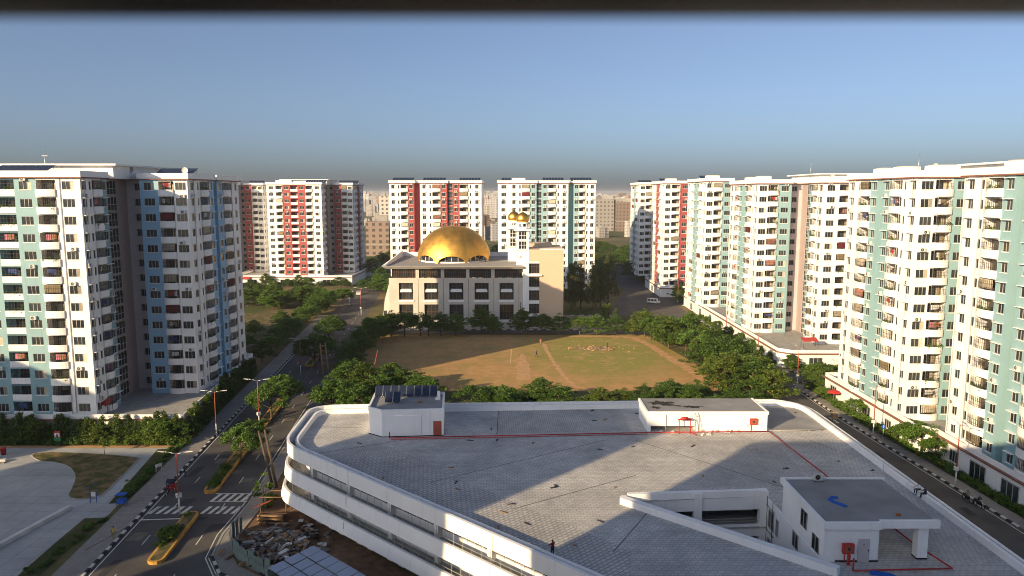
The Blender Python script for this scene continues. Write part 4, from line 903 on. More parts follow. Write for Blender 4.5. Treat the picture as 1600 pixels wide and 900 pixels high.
# low plant room on the right
PR = thing('plant_room', (26, 98, ZT), 'low wide white rooftop plant room with stained grey top', 'plant room')
r = MB('cleanwhite'); r.box(18.1, 34.2, 95.5, 102, 9.05, 10.85); r.box(18.1, 18.6, 95.5, 102, ZT, 9.047); r.box(24.6, 34.2, 95.503, 102, ZT, 9.047); r.build('wall', PR)
r = MB('cleanwhite'); r.box(18.0, 34.3, 95.3, 95.6, 10.7, 11.1); r.box(18.0, 18.25, 95.603, 102, 10.7, 11.1); r.box(34.05, 34.3, 95.603, 102, 10.7, 11.1); r.build('roof_edge', PR)
r = MB('roofgrey'); r.box(18.253, 34.047, 95.603, 102.1, 10.853, 11.0); r.build('roof', PR)
mix2('stain', (.035, .035, .035), (.05, .05, .05), 1, .4, .6)
for cx_, cy_, rx_, ry_ in ((20.8, 99.6, 2.1, 1.3), (24.6, 97.9, 1.6, .7), (19.6, 97.6, .8, .7), (22.7, 98.4, .7, .35)):
    r = MB('stain'); r.face([(cx_ + rx_ * (1 + .3 * math.sin(5 * t) + .2 * math.sin(9 * t + cx_)) * math.cos(t) * .8, cy_ + ry_ * (1 + .3 * math.sin(4 * t) + .2 * math.sin(11 * t)) * math.sin(t) * .8, 11.006) for t in np.linspace(0, 6.28, 40)[:-1]]); r.build('stain', PR)
r = MB('cleanwhite'); r.box(27.2, 33.2, 95.44, 95.499, 8.6, 10.4); r.build('wall_panel', PR)
r = MB('frame'); r.tube((20.6, 95.42, 8.4), (20.6, 95.42, 10.6), .05); r.build('drain_pipe', PR)
# fire main and hose boxes
r = MB('redpaint'); r.path([(-15.9, 92.3, 9.3), (-15.9, 92.3, 8.5), (-5, 93.0, 8.5), (17.9, 94.5, 8.5), (34.3, 95.0, 8.5), (35.4, 79, 8.5), (36.4, 63.5, 8.5), (37.3, 58.8, 8.5), (28.7, 58.4, 8.5), (28.7, 58.4, 9.6)], .075); r.path([(-15.6, 91.9, 8.42), (17.9, 94.1, 8.42)], .04)
r.build('fire_main', None, label='long red pipe running round the paved roof', cat='pipe')
for (x, y, lb) in ((32.3, 95.35, 'red hose box on the plant room wall'), (28.9, 59.9, 'red hose box on a red stand by the stair house door')):
    t = thing('hose_box', (x, y, ZT), lb, 'hose box', 'red hose boxes'); r = MB('redpaint'); r.box(-.48, .48, -.16, .16, 1.0, 1.85); r.build('cabinet', t, loc=(0, 0, 0))
    r = MB('maroon' if False else 'redpole'); r.box(-.38, .38, -.19, -.162, 1.08, 1.77); r.use('iron'); r.box(-.12, .12, -.2, -.191, 1.3, 1.6); r.build('cabinet_door', t, loc=(0, 0, 0))
    r = MB('redpaint'); r.path([(-.3, -.05, .15), (-.3, -.05, 1.0)], .05); r.path([(-.3, -.05, .8), (-.9, -.1, .9)], .04) if y > 90 else r.box(-.1, .12, -.3, -.1, .02, 1.0); r.build('stand', t, loc=(0, 0, 0))
t = thing('red_pipe_frame', (23.4, 94.6, ZT), 'red steel pipe frame with tank valve in front of the plant room', 'pipe frame')
r = MB('redpaint'); r.path([(-1.2, 0, 0), (-1.2, 0, 1.9), (.3, 0, 1.9), (.3, 0, 0)], .06); r.path([(-1.4, 0, 1.9), (-.5, -.1, 2.2), (.4, 0, 1.95)], .1); r.path([(.3, 0, .2), (.9, -.9, .1)], .06); r.build('frame', t, loc=(0, 0, 0))
r = MB('redpaint'); r.tube((-.9, 0, 2.1), (-.1, 0, 2.1), .2, .2, 10); r.build('valve', t, loc=(0, 0, 0))
t = thing('ladder', (24.6, 95.2, ZT), 'aluminium step ladder leaning beside the red pipe frame', 'ladder'); r = MB('alu')
for x in (-.28, .28): r.tube((x, -.5, 0), (x * .7, .05, 2.75), .03)
for k in range(8): z = .3 + k * .32; r.tube((-.27, -.5 + .2 * z, z), (.27, -.5 + .2 * z, z), .02)
r.tube((.5, .15, 0), (.2, .05, 2.6), .03); r.tube((.9, .0, .1), (.45, -.1, .1), .03); r.build('frame', t, loc=(0, 0, 0))
r = MB('acwhite'); rs = random.Random(4)
for i, (x, y) in enumerate([(19.9, 95.0), (21.4, 94.85), (26.6, 95.1), (27.3, 95.15), (28.6, 95.1), (29.2, 95.2), (30.1, 95.2), (25.2, 93.9), (26.0, 94.0), (25.5, 95.4)]):
    q = MB('acwhite'); q.obox((0, 0), .22 + .1 * rs.random(), .12, 0, .2, rs.random()); q.obox((.05, .04), .12, .1, .203, .3, rs.random()); q.build('sack', None, loc=(x, y, ZT + .005), label='small pale cement sack lying along the plant room foot', cat='sack', group='pale sacks by the plant room')
r = MB('acwhite'); r.box(-.45, .45, -.17, .17, .1, .75); r.use('iron'); r.face([(-.1 + .26 * math.cos(t), -.175, .42 + .26 * math.sin(t)) for t in np.linspace(0, 6.28, 14)[:-1]]); r.box(-.4, -.34, -.25, .25, 0, .097); r.box(.34, .4, -.25, .25, 0, .097); r.build('air_conditioner', None, loc=(30.2, 69.6, 11.86), label='white air conditioner unit on the back edge of the stair house roof', cat='air conditioner')
def tarp(x, y, z, pts, wd, lb):
    r = MB('bluecloth'); A = offset(pts, wd / 2); B = offset(pts, -wd / 2); rr = random.Random(2); n = len(pts)
    za = [z + .05 + .1 * rr.random() for _ in pts]; zc = [z + .12 + .12 * rr.random() for _ in pts]
    for i in range(n - 1):
        r.smooth = True; r.face([(x + A[i][0], y + A[i][1], z), (x + A[i + 1][0], y + A[i + 1][1], z), (x + pts[i + 1][0], y + pts[i + 1][1], zc[i + 1]), (x + pts[i][0], y + pts[i][1], zc[i])][::-1])
        r.face([(x + pts[i][0], y + pts[i][1], zc[i]), (x + pts[i + 1][0], y + pts[i + 1][1], zc[i + 1]), (x + B[i + 1][0], y + B[i + 1][1], z), (x + B[i][0], y + B[i][1], z)][::-1])
    r.build('tarpaulin', None, label=lb, cat='tarpaulin')
tarp(29.3, 63.5, 11.86, [(1.0, 1.9), (.5, 2.1), (.1, 1.6), (.3, .9), (.75, .35), (1.0, .0)], .4, 'crumpled blue tarpaulin curled on the stair house roof')
tarp(30.6, 57.0, 8.32, [(-.5, 1.5), (.2, 1.3), (.9, 1.0), (1.5, .4)], .9, 'blue tarpaulin lying by the red pipe in front of the stair house')
r = MB('cl_orange'); r.obox((34.0, 61.7), .16, .12, 11.86, 12.06, .3); r.obox((34.2, 61.85), .08, .08, 11.86, 11.98, .6); r.build('orange_bag', None, label='small orange bag left on the stair house roof', cat='bag')
t = thing('rooftop_mast', (37.1, 70.6, ZT), 'thin grey mast with guy foot behind the stair house roof', 'mast'); r = MB('frame'); r.tube((0, 0, 0), (0, 0, 5.4), .05, .03); r.path([(0, 0, 1.2), (.35, 0, 0)], .03); r.build('pole', t, loc=(0, 0, 0))
r = MB('sheet'); r.box(-.2, .2, -.1, .1, 2.2, 3.6); r.build('cable_box', t, loc=(0, 0, 0))
for i in range(60):
    x, y = random.uniform(-22, 42), random.uniform(60, 106)
    if y < 76 and 9 < x < 38 or 92 < y < 103 and (x < -8 or 17 < x < 36) or (Vector((x, y)) - F0).dot(Vector((.679, .734))) < 2: continue
    q = MB('iron' if i % 3 else 'wood'); q.obox((0, 0), random.uniform(.1, .5), random.uniform(.05, .12), 0, .06, 0); q.obox((.1, .05), .08, .08, .061, .12, .5)
    q.build('roof_litter', None, loc=(x, y, ZT + .007), rz=random.uniform(0, 3), label='scrap of dark litter lying on the paved roof', cat='litter', group='litter on the roof')

# ================================================================== MOSQUE
MQ = thing('mosque', (-16, 232, 0), 'stone-clad mosque with large golden dome behind the field', 'mosque')
YF = 216.0
centers = [-31.4, -23.9, -16.5, -9.0, -1.6]
wall = MB('stonepanel'); wall.names = ['stone']
def openwall(b, x0, x1, z0, z1, ops, y, dep):
    """front wall at y with rectangular openings [(xa,xb,za,zb)] that do not overlap in x columns"""
    cuts = sorted({x0, x1, *[o[0] for o in ops], *[o[1] for o in ops]})
    for a0, a1 in zip(cuts, cuts[1:]):
        hs = sorted([(o[2], o[3]) for o in ops if o[0] <= a0 + 1e-6 and o[1] >= a1 - 1e-6]); z = z0
        for (h0, h1) in hs + [(z1, z1)]:
            if h0 > z: b.face([(a0, y, z), (a1, y, z), (a1, y, h0), (a0, y, h0)])
            z = h1
    for xa, xb, za, zb in ops:
        b.face([(xa, y, za), (xa, y + dep, za), (xa, y + dep, zb), (xa, y, zb)]); b.face([(xb, y + dep, za), (xb, y, za), (xb, y, zb), (xb, y + dep, zb)])
        b.face([(xa, y, za), (xb, y, za), (xb, y + dep, za), (xa, y + dep, za)]); b.face([(xa, y + dep, zb), (xb, y + dep, zb), (xb, y, zb), (xa, y, zb)])
ops = []
for c in centers: ops += [(c - 2.1, c + 2.1, 8.7, 13.7), (c - 2.1, c + 2.1, 2.7, 7.3)]
openwall(wall, -36.4, 3.2, .0, 15.2, ops, YF, .7)
wall.face([(-36.4, 250, 0), (-36.4, YF, 0), (-36.4, YF, 15.2), (-36.4, 250, 15.2)]); wall.build('stone_wall', MQ)
for c in centers:
    for z0, z1 in ((8.7, 13.7), (2.7, 7.3)):
        r = MB('glass'); r.box(c - 2.1, c + 2.1, YF + .66, YF + .72, z0, z1); r.use('darkwood')
        for q in range(5): xx = c - 2.05 + 4.1 * q / 4; r.box(xx - .07, xx + .07, YF + .55, YF + .657, z0, z1)
        for zz in (z0 + .1, (z0 + z1) / 2, z1 - .1): r.box(c - 2.1, c + 2.1, YF + .57, YF + .656, zz - .07, zz + .07)
        o = r.build('window', MQ)
        if z0 > 8:
            r = MB('cleanwhite'); r.hexa([(c - 1.7, YF - .25, 11.0), (c + 1.7, YF - .25, 11.0), (c + 1.5, YF + .5, 11.0), (c - 1.5, YF + .5, 11.0), (c - 1.7, YF - .25, 11.5), (c + 1.7, YF - .25, 11.5), (c + 1.5, YF + .5, 11.9), (c - 1.5, YF + .5, 11.9)]); r.build('awning', o)
        r = MB('cleanwhite'); r.box(c - 2.3, c + 2.3, YF - .2, YF + .5, z0 - .62, z0 - .005); r.build('sill', o)
for i in range(6):
    x = -35.2 + 7.45 * i; r = MB('iron'); r.box(x - .05, x + .05, YF - .02, YF - .002, .3, 15.1); r.build('panel_joint', MQ) if 0 < i else None
for i in range(5):      # projecting stone piers between the windows
    x = -35.2 + 7.45 * i + .9; 
r = MB('glass'); r.box(-35.6, 3.0, YF + .6, YF + .7, 15.2, 17.9); r.use('darkwood')
for q in range(58): xx = -35.5 + 38.4 * q / 57; r.box(xx - .07, xx + .07, YF + .42, YF + .597, 15.2, 17.9)
for zz in (15.4, 16.9, 17.7): r.box(-35.6, 3, YF + .44, YF + .596, zz - .08, zz + .08)
r.build('clerestory', MQ)
for i in range(4): x = -28 + 7.45 * i; r = MB('stone'); r.box(x - .5, x + .5, YF + .2, YF + .597, 15.2, 17.9); r.build('pier', MQ)
r = MB('stone'); r.hexa([(-37, YF - .6, 17.9), (3.4, YF - .6, 17.9), (3.4, 250, 17.9), (-37, 250, 17.9), (-38.2, YF - 1.6, 18.7), (3.4, YF - 1.6, 18.7), (3.4, 251, 18.7), (-38.2, 251, 18.7)]); r.build('eaves', MQ)
r = MB('concrete'); r.box(-37, 3.4, YF - .5, 250, 18.703, 18.75); r.build('roof', MQ)
r = MB('cleanwhite'); r.box(-37.6, 3.4, 250, 250.6, 18.7, 20.2); r.hexa([(-38.2, YF - 1.6, 18.703), (-37, YF - .6, 18.703), (-37, 250, 18.703), (-38.2, 250, 18.703), (-38.2, YF - 1.6, 18.9), (-37.1, YF - .6, 19.3), (-37.1, 250, 20.8), (-38.2, 250, 20.0)]); r.build('roof_parapet', MQ)
r = MB('stone'); r.hexa([(-39.2, 219, 0), (-36.45, 219, 0), (-36.45, 236, 0), (-39.2, 236, 0), (-38.6, 221, 8), (-36.45, 221, 8), (-36.45, 234, 8), (-38.6, 234, 8)]); r.hexa([(-38.6, 221, 8.003), (-36.45, 221, 8.003), (-36.45, 234, 8.003), (-38.6, 234, 8.003), (-36.9, 222, 14.5), (-36.45, 222, 14.5), (-36.45, 233, 14.5), (-36.9, 233, 14.5)]); r.use('glass'); r.box(-38.6, -37.6, 218.9, 218.99, 1, 5); r.build('buttress', MQ)
# golden dome with scalloped rim
DC = (-18.5, 235.0); DR = 11.9; NS = 96; NR = 26
def domemat():
    m = mat('gold_dome', (.78, .45, .10), .42, .1, .35, metal=1.0); n = m.node_tree.nodes; l = m.node_tree.links; p = n['Principled BSDF']
    tc = n.new('ShaderNodeTexCoord'); sp = n.new('ShaderNodeSeparateXYZ'); l.new(tc.outputs['Object'], sp.inputs[0])
    def ma(op, a_, b_):
        x = n.new('ShaderNodeMath'); x.operation = op
        for i_, v in enumerate((a_, b_)):
            if isinstance(v, (int, float)): x.inputs[i_].default_value = v
            else: l.new(v, x.inputs[i_])
        return x.outputs[0]
    an = ma('MULTIPLY', ma('ARCTAN2', ma('SUBTRACT', sp.outputs[1], 235.0), ma('SUBTRACT', sp.outputs[0], -18.5)), 9.0)
    cb = n.new('ShaderNodeCombineXYZ'); l.new(an, cb.inputs[0]); l.new(sp.outputs[2], cb.inputs[1]); br = n.new('ShaderNodeTexBrick'); l.new(cb.outputs[0], br.inputs['Vector'])
    br.inputs['Scale'].default_value = 1; br.inputs['Brick Width'].default_value = 2.3; br.inputs['Row Height'].default_value = 1.35; br.inputs['Mortar Size'].default_value = .022
    br.inputs['Color1'].default_value = (.80, .47, .11, 1); br.inputs['Color2'].default_value = (.74, .425, .095, 1); br.inputs['Mortar'].default_value = (.56, .32, .08, 1); l.new(br.outputs['Color'], p.inputs['Base Color'])
    no = n.new('ShaderNodeTexNoise'); no.inputs['Scale'].default_value = .5; l.new(tc.outputs['Object'], no.inputs['Vector']); l.new(ma('MULTIPLY_ADD', no.outputs['Fac'], .35), p.inputs['Roughness'])
    for nd in n:
        if nd.type == 'MATH' and nd.operation == 'MULTIPLY_ADD': nd.inputs[2].default_value = .34
    bp = n.new('ShaderNodeBump'); bp.inputs['Strength'].default_value = .25; bp.inputs['Distance'].default_value = .05; n2 = n.new('ShaderNodeTexNoise'); n2.inputs['Scale'].default_value = .9; l.new(tc.outputs['Object'], n2.inputs['Vector']); l.new(n2.outputs['Fac'], bp.inputs['Height']); l.new(bp.outputs[0], p.inputs['Normal'])
domemat()
d = MB('gold_dome'); V = []
for i in range(NR + 1):
    for k in range(NS):
        th = 2 * math.pi * k / NS; ph = (th * 8 / (2 * math.pi) + .5) % 1.0; zb = 2.9 * math.sqrt(max(0, 1 - (2 * ph - 1) ** 2)) * .95
        t0 = math.asin(min(1, zb / 11.6)); a_ = t0 + (math.pi / 2 - t0) * i / NR
        rr_ = DR * max(0.0, math.cos(a_)) ** .92; V.append((DC[0] + rr_ * math.cos(th), DC[1] + rr_ * math.sin(th), 18.2 + 11.6 * math.sin(a_)))
d.v = V
for i in range(NR):
    for k in range(NS):
        j = (k + 1) % NS; d.f.append((i * NS + k, i * NS + j, (i + 1) * NS + j, (i + 1) * NS + k)); d.m.append(0); d.sm.append(True)
dm = d.build('dome', MQ)
r = MB('cleanwhite'); r.lathe([(11.0, 18.75), (11.0, 19.2)], DC, 40); r.use('glass'); r.lathe([(10.2, 19.2), (9.8, 22.4)], DC, 40); r.use('cleanwhite')
for k in range(32): t = 2 * math.pi * k / 32; r.tube((DC[0] + 10.3 * math.cos(t), DC[1] + 10.3 * math.sin(t), 18.76), (DC[0] + 9.9 * math.cos(t), DC[1] + 9.9 * math.sin(t), 22.3), .12, .12, 4)
r.build('drum', MQ)
# right-hand block and shaft
r = MB('cleanwhite'); r.box(3.21, 5.0, YF - .4, YF + 6, 0, 19.4); r.build('shaft_wall', MQ)
wv = MB('tan'); wv.face([(8.1, YF - .3, 0), (15.2, YF - .3, 0), (15.2, YF - .3, 23.6), (8.1, YF - .3, 23.6)]); wv.face([(15.2, YF - .3, 0), (15.2, 236, 0), (15.2, 236, 23.6), (15.2, YF - .3, 23.6)]); wv.face([(5, YF - .3, 20.1), (8.1, YF - .3, 20.1), (8.1, YF - .3, 23.6), (5, YF - .3, 23.6)])
wv.face([(5, 236, 23.6), (5, YF - .3, 23.6), (15.2, YF - .3, 23.6), (15.2, 236, 23.6)]); wv.face([(5, YF - .3, 19.4), (5, YF - .3, 23.6), (5, 236, 23.6), (5, 236, 19.4)]); wv.build('tan_wall', MQ)
r = MB('tan'); r.box(5.0, 12.4, 228, 236, 23.6, 24.6); r.use('cleanwhite'); r.box(8.1, 15.3, YF - .4, YF - .1, 23.603, 23.9); r.build('roof_block', MQ)
r = MB('cleanwhite'); r.box(5, 8.1, YF + .4, YF + .6, 0, 20.1); r.build('stair_wall', MQ)
for k in range(5):
    z = .6 + 4.0 * k; r = MB('glass'); r.box(5.05, 8.05, YF + .2, YF + .3, z, z + 2.9); r.use('darkwood')
    for q in range(5): xx = 5.1 + 2.9 * q / 4; r.box(xx - .06, xx + .06, YF + .08, YF + .197, z, z + 2.9)
    r.box(5.05, 8.05, YF + .09, YF + .196, z + 1.9, z + 2.05); o = r.build('window', MQ); r = MB('cleanwhite'); r.box(5.05, 8.08, YF - .28, YF + .3, z + 2.95, z + 3.9); r.build('sill', o)
r = MB('cleanwhite'); r.box(4.9, 8.8, YF - .9, YF - .31, 15.9, 16.2); r.build('canopy', MQ)
r = MB('iron'); r.tube((2.5, YF - .45, .2), (2.5, YF - .45, 8), .08); r.build('drain_pipe', MQ)
# entrance band at street level
r = MB('stone'); r.box(-36.4, 3.2, YF - .9, YF - .02, 0, .9); r.build('plinth', MQ)
def minaret(x, y, lb):
    t = thing('minaret', (x, y, 18.75), lb, 'minaret', 'twin minarets'); 
    r = MB('cleanwhite'); r.box(-1.9, 1.9, -1.7, 1.7, 0, 4.6)
    for z0 in (4.6, 7.4): 
        for sx in (-1, 1):
            for sy in (-1, 1): r.box(sx * 1.5 - .35, sx * 1.5 + .35, sy * 1.4 - .3, sy * 1.4 + .3, z0, z0 + 2.8)
    r.build('shaft', t, loc=(0, 0, 0))
    for z0 in (4.75, 7.6):
        for an in (0, math.pi / 2, math.pi, -math.pi / 2):
            q = MB('black'); q.box(-1.16, 1.16, -1.5, -1.42, 0, 2.4); q.use('cleanwhite')
            for xx in (-1.14, -.4, .4, 1.14): q.box(xx - .05, xx + .05, -1.58, -1.503, 0, 2.4)
            for zz in (.05, 1.2, 2.3): q.box(-1.16, 1.16, -1.575, -1.504, zz - .05, zz + .05)
            q.build('lattice_window', t, loc=(0, 0, z0), rz=an)
    for z0, w_ in ((4.4, 2.15), (7.3, 2.15), (10.25, 2.7)): q = MB('cleanwhite'); q.box(-w_, w_, -w_ * .92, w_ * .92, z0, z0 + (.3 if w_ < 2.5 else .55)); q.build('cornice', t, loc=(0, 0, 0))
    q = MB('cleanwhite'); q.lathe([(1.7, 10.8), (1.7, 11.2)], n=16)
    for k in range(8): a_ = 2 * math.pi * k / 8; q.tube((1.55 * math.cos(a_), 1.55 * math.sin(a_), 11.2), (1.55 * math.cos(a_), 1.55 * math.sin(a_), 12.3), .16, .16, 6)
    q.lathe([(1.9, 12.3), (1.9, 12.7), (1.0, 12.72)], n=16); q.build('lantern', t, loc=(0, 0, 0))
    q = MB('gold'); q.lathe([(1.5, 12.72), (1.85, 13.1), (1.95, 13.7), (1.75, 14.5), (1.2, 15.2), (.5, 15.55), (.05, 15.8), (.02, 16.4)], n=20); q.build('dome', t, loc=(0, 0, 0))
minaret(3.2, 220.5, 'nearer white minaret with small gold dome beside the big dome'); minaret(.6, 233, 'farther white minaret with small gold dome, half hidden by the nearer one')
r = MB('acwhite'); r.box(1.6, 2.5, 218.4, 218.78, 21.0, 21.6); r.build('air_conditioner', MQ)

# ================================================================== TREES AND PLANTING
rt = random.Random(11)
def row(kind, pts, sc, label, group, jit=.6, hz=1.0, **k):
    for p in pts: tree('dome' if kind == 'tiered' and rt.random() < .22 else kind, p[0] + rt.uniform(-jit, jit), p[1] + rt.uniform(-jit, jit), (p[2] if len(p) > 2 else sc) * rt.uniform(.8, 1.2), label, group=group, hz=hz * rt.uniform(.78, 1.02), **k)
def seq(a, b, n): return [lerp(a, b, i / max(1, n - 1)) for i in range(n)]
row('tiered', seq((-37, 203.5), (-16, 204.5), 7) + [(-9.5, 208.8), (-5, 206)], .98, 'dark leafy tree in the row between field and mosque', 'trees before the mosque')
row('tiered', [(2.6, 206.3), (8.6, 206.0), (14, 206.2), (19.5, 206), (24.5, 206.2), (29.5, 206), (34.5, 205.5)], .9, 'leafy green tree lining the far side of the field, right of the dome', 'trees lining the far side of the field')
row('tiered', [(37, 204), (41, 201), (45, 198), (38.5, 198), (43, 193), (47, 190), (41, 187), (46, 183), (42.5, 179), (47.5, 176), (44, 171), (48.6, 168), (43.5, 163.5), (47.5, 160), (43, 155.5), (48, 152), (45, 147), (49, 144), (46, 139), (42, 142), (49.4, 186), (48.6, 136), (50, 178), (40.6, 193.5), (50.2, 160), (45.5, 166)], 1.12, 'leafy green tree in the dense row along the right side of the field', 'trees along the right side of the field')
row('tiered', [(-36.5, 198), (-37.5, 191), (-39, 185), (-38, 178), (-38.6, 171), (-37, 165), (-36, 158), (-34.5, 151), (-37.2, 195)], .92, 'leafy green tree along the left side of the field by the road', 'trees along the left side of the field')
row('tiered', [(-33, 143), (-29, 139), (-34, 135), (-29, 132), (-25, 136), (-22, 141), (-24.5, 146), (-19, 137), (-16.5, 133), (-32.5, 128.5), (-27, 126)], .92, 'leafy tree of the clump behind the solar panels', 'clump behind the solar panels')
row('tiered', [(-7, 132), (-3, 134), (1, 133), (5, 135), (-1, 129), (8.4, 131)], .88, 'low leafy tree behind the middle of the white roof edge', 'trees behind the middle of the roof edge', hz=.82)
row('tiered', [(16, 129), (20, 131), (25, 135), (29, 133), (33, 131), (37, 129), (41, 132), (30, 138), (35, 136.5), (45, 131), (24, 128.5)], .90, 'leafy tree behind the plant room end of the roof', 'trees behind the plant room', hz=.82)
# road trees
for x, y, s, lb in ((-42.6, 126.5, 1.02, 'round street tree on the median by the lamp post, nearest of the sunlit ones'), (-42.9, 134, .95, 'round street tree on the median just behind the nearest sunlit one'), (-45.4, 166, 1.15, 'round street tree on the median beside the two brown poles'), (-46.2, 173, 1.0, 'round street tree behind the one beside the brown poles'), (-49.5, 196, 1.0, 'round street tree on the median before the junction'), (-50.5, 204, .9, 'farthest round street tree on the median'), (-40.6, 106, .8, 'dark shaded street tree on the median past the crossing'), (-40.9, 110.5, .75, 'dark shaded street tree behind the first one past the crossing')):
    tree('dome', x, y, s, lb, group='median trees', v=0)
row('bush', [(-40.2, 82.5, 1.25), (-40.0, 81, 1.1), (-40.0, 79.3, .7), (-40.4, 87, .6)], 1, 'yellowish bush on the median tip before the crossing', 'bushes on the median tip', .1, v=2)
row('bush', [(-41 - .09 * (y - 97), y, .75) for y in (96.5, 98, 99.5, 101, 102.5)], 1, 'round clipped bush on the median after the crossing', 'bushes after the crossing', .1, v=0)
row('bush', [(lx(-40.15, y), y, .7) for y in (124.5, 137, 140, 143, 170, 176, 182, 190)], 1, 'low bush on the far median', 'far median bushes', .1)
# left tower hedges
row('column', seq((-88, 114.9), (-54.2, 114.9), 36), 1.0, 'clipped columnar shrub in the hedge row before the left tower', 'columnar hedge before the left tower', .15)
row('bush', seq((-67, 113.9), (-52.5, 113.9), 13), 1.15, 'bush at the foot of the hedge row beside the paved path', 'bushes at the hedge foot', .2)
row('bush', seq((-88, 114.0), (-68, 114.0), 18), 1.0, 'dark low bush at the foot of the shaded hedge row', 'dark bushes at the hedge foot', .2, v=1)
row('column', seq((-52.6, 117), (-57.4, 160), 28), 1.05, 'clipped columnar shrub in the hedge along the left road', 'columnar hedge along the left road', .15)
row('tiered', [(-53.6, 115.4, .6), (-56.5, 114.6, .55)], .6, 'young tree at the corner of the hedge', 'corner hedge trees', .1)
row('tiered', [(-66, 114.2, .5), (-76.5, 114.4, .5)], .5, 'thin yellowish young tree standing in front of the hedge', 'young trees before the hedge', .1, v=4)
row('bush', [(lx(-50.7, y) + rt.uniform(-.5, .5), y, rt.uniform(.3, .65)) for y in np.arange(92.5, 114, 1.1)] + [(-51.0 + .06 * (80 - y) * 0 + rt.uniform(-1.0, 1.0), y, rt.uniform(.2, .45)) for y in np.arange(73.5, 87, .8)], 1, 'scrubby plant on the verge between pavement and paved path', 'verge scrub', .3, v=1)
tree('sparse', -62.8, 109.3, .9, 'small lone sapling at the top of the lawn', 'sapling', v=1); tree('sparse', -50.3, 92.8, .8, 'low spreading sapling by the pavement near the crossing', 'sapling', v=2)
row('bush', [(lx(-52.3, y), y, .8) for y in np.arange(120, 166, 2.3)], .8, 'low hedge bush by the pavement of the left road', 'low hedge of the left road', .2, v=1)
# lots beyond the left tower
fl = [(-62 - rt.random() * 34, 180 + rt.random() * 40) for _ in range(20)]
row('tiered', [p for p in fl if p[0] < lx(-51, p[1])], .8, 'dark tree in the shaded garden beyond the left tower', 'garden trees beyond the left tower', .2)
fl = [(-66 - rt.random() * 42, 250 + rt.random() * 34) for _ in range(26)] + [(-63.5, 228), (-66, 238), (-64, 246)]
row('tiered', fl, .95, 'green tree on the lot before the red and white tower', 'trees on the far lot', .3)
row('bush', [(-120 + i * 3.0, 318.5, 1.3) for i in range(17)], 1, 'bush along the foot of the red and white tower', 'bushes below the red tower', .5)
row('tiered', [(-62 + rt.random() * 16, 285 + rt.random() * 40, .9) for i in range(10)], 1, 'tree between the red tower and the gold dome', 'trees left of the dome', .3)
row('dome', [(-64, 252, 1.1), (-61, 262, 1.0)], 1, 'bright green tree at the far junction of the left road', 'junction trees', .2)
# casuarinas and trees right of the mosque
row('feather', [(20.5, 250), (24, 254), (27.5, 249), (31, 252), (33.5, 256), (22, 258), (29.5, 259)], 1.0, 'tall feathery casuarina right of the mosque', 'casuarinas right of the mosque', .4)
row('column', [(28.2, 222), (31.5, 221), (29.9, 226)], 1.5, 'upright yellow green shrub at the field corner', 'upright shrubs at the field corner', .2)
row('tiered', [(63, 276), (64.5, 281), (66.5, 274), (61.7, 268)], .75, 'tree on the corner plot of the far right junction', 'trees at the far right junction', .2)
# right side planting
row('bush', [(ek(y) + 3.2, y, rt.uniform(.7, 1.0)) for y in np.arange(80, 108, 1.35)], 1, 'bush in the hedge below the right edge tower', 'hedge below the right edge tower', .2)
row('bush', [(ek(y) + 2.75, y, rt.uniform(.7, 1.1)) for y in np.arange(108.5, 150, 1.5)], 1, 'bush in the hedge along the right road', 'hedge along the right road', .25)
row('dome', [(63.2, 112.4, .6), (63.4, 109.4, .72), (63.8, 106.4, .6), (62.6, 115.4, .5)], 1, 'dense rounded shrub tree between the two right towers', 'shrub trees between the right towers', .2, v=0)
row('dome', [(61.6, 128, .62), (61.4, 146, .6), (63.4, 149.8, .7), (60.9, 141, .5)], 1, 'rounded tree by the low wing near the side street', 'trees near the side street', .2, v=1)
row('tiered', [(61.3, 171, .45), (63.5, 164.6, .5), (60.9, 178, .4)], 1, 'small tree before the tower beyond the side street', 'trees beyond the side street', .2)
row('bush', [(64 + 2.2 * i, 164.4, rt.uniform(.9, 1.4)) for i in range(11)], 1, 'bush below the low wing facing the side street', 'bushes facing the side street', .3)
row('dome', [(61.0, y, rt.uniform(.4, .55)) for y in (184, 193, 203, 214, 226)], 1, 'small rounded tree along the low wing of the far right road', 'small trees on the far right road', .3)
row('tiered', [(lx(-51.8, y), y, .75) for y in np.arange(172, 246, 7.5)], 1, 'dark tree on the left pavement edge of the far road', 'trees on the left edge of the far road', .4, v=2)
row('tiered', [(-118 + 5.2 * i, 314 + (i % 3) * 1.6, rt.uniform(.5, .8)) for i in range(10)], 1, 'tree standing before the low wing of the red tower', 'trees before the red tower', .6)
row('bush', [(60.9, y, rt.uniform(.7, 1.1)) for y in np.arange(169, 236, 2.1)], 1, 'bush along the pavement of the far right road', 'bushes on the far right road', .3)
tree('sparse', 45.6, 97.5, 1.5, 'slim young tree rising beside the right roof edge', 'sapling', v=0)
row('bush', [(-31.3, 90.3, .9), (-31.6, 92.5, .7)], 1, 'leafy shrub in the yard beside the rounded building corner', 'shrubs in the yard', .1, v=2)
tree('sparse', -31.6, 89.2, 1.35, 'bright green sapling in the yard by the crossing', 'sapling', v=1)
# scrub far behind
row('tiered', [(rt.uniform(-75, -38), rt.uniform(310, 520)) for _ in range(26)] + [(rt.uniform(32, 75), rt.uniform(300, 520)) for _ in range(46)] + [(rt.uniform(-18, 3), rt.uniform(310, 520)) for _ in range(16)], 1.15, 'scrub tree on the open land behind the towers', 'scrub trees behind the towers', .1)
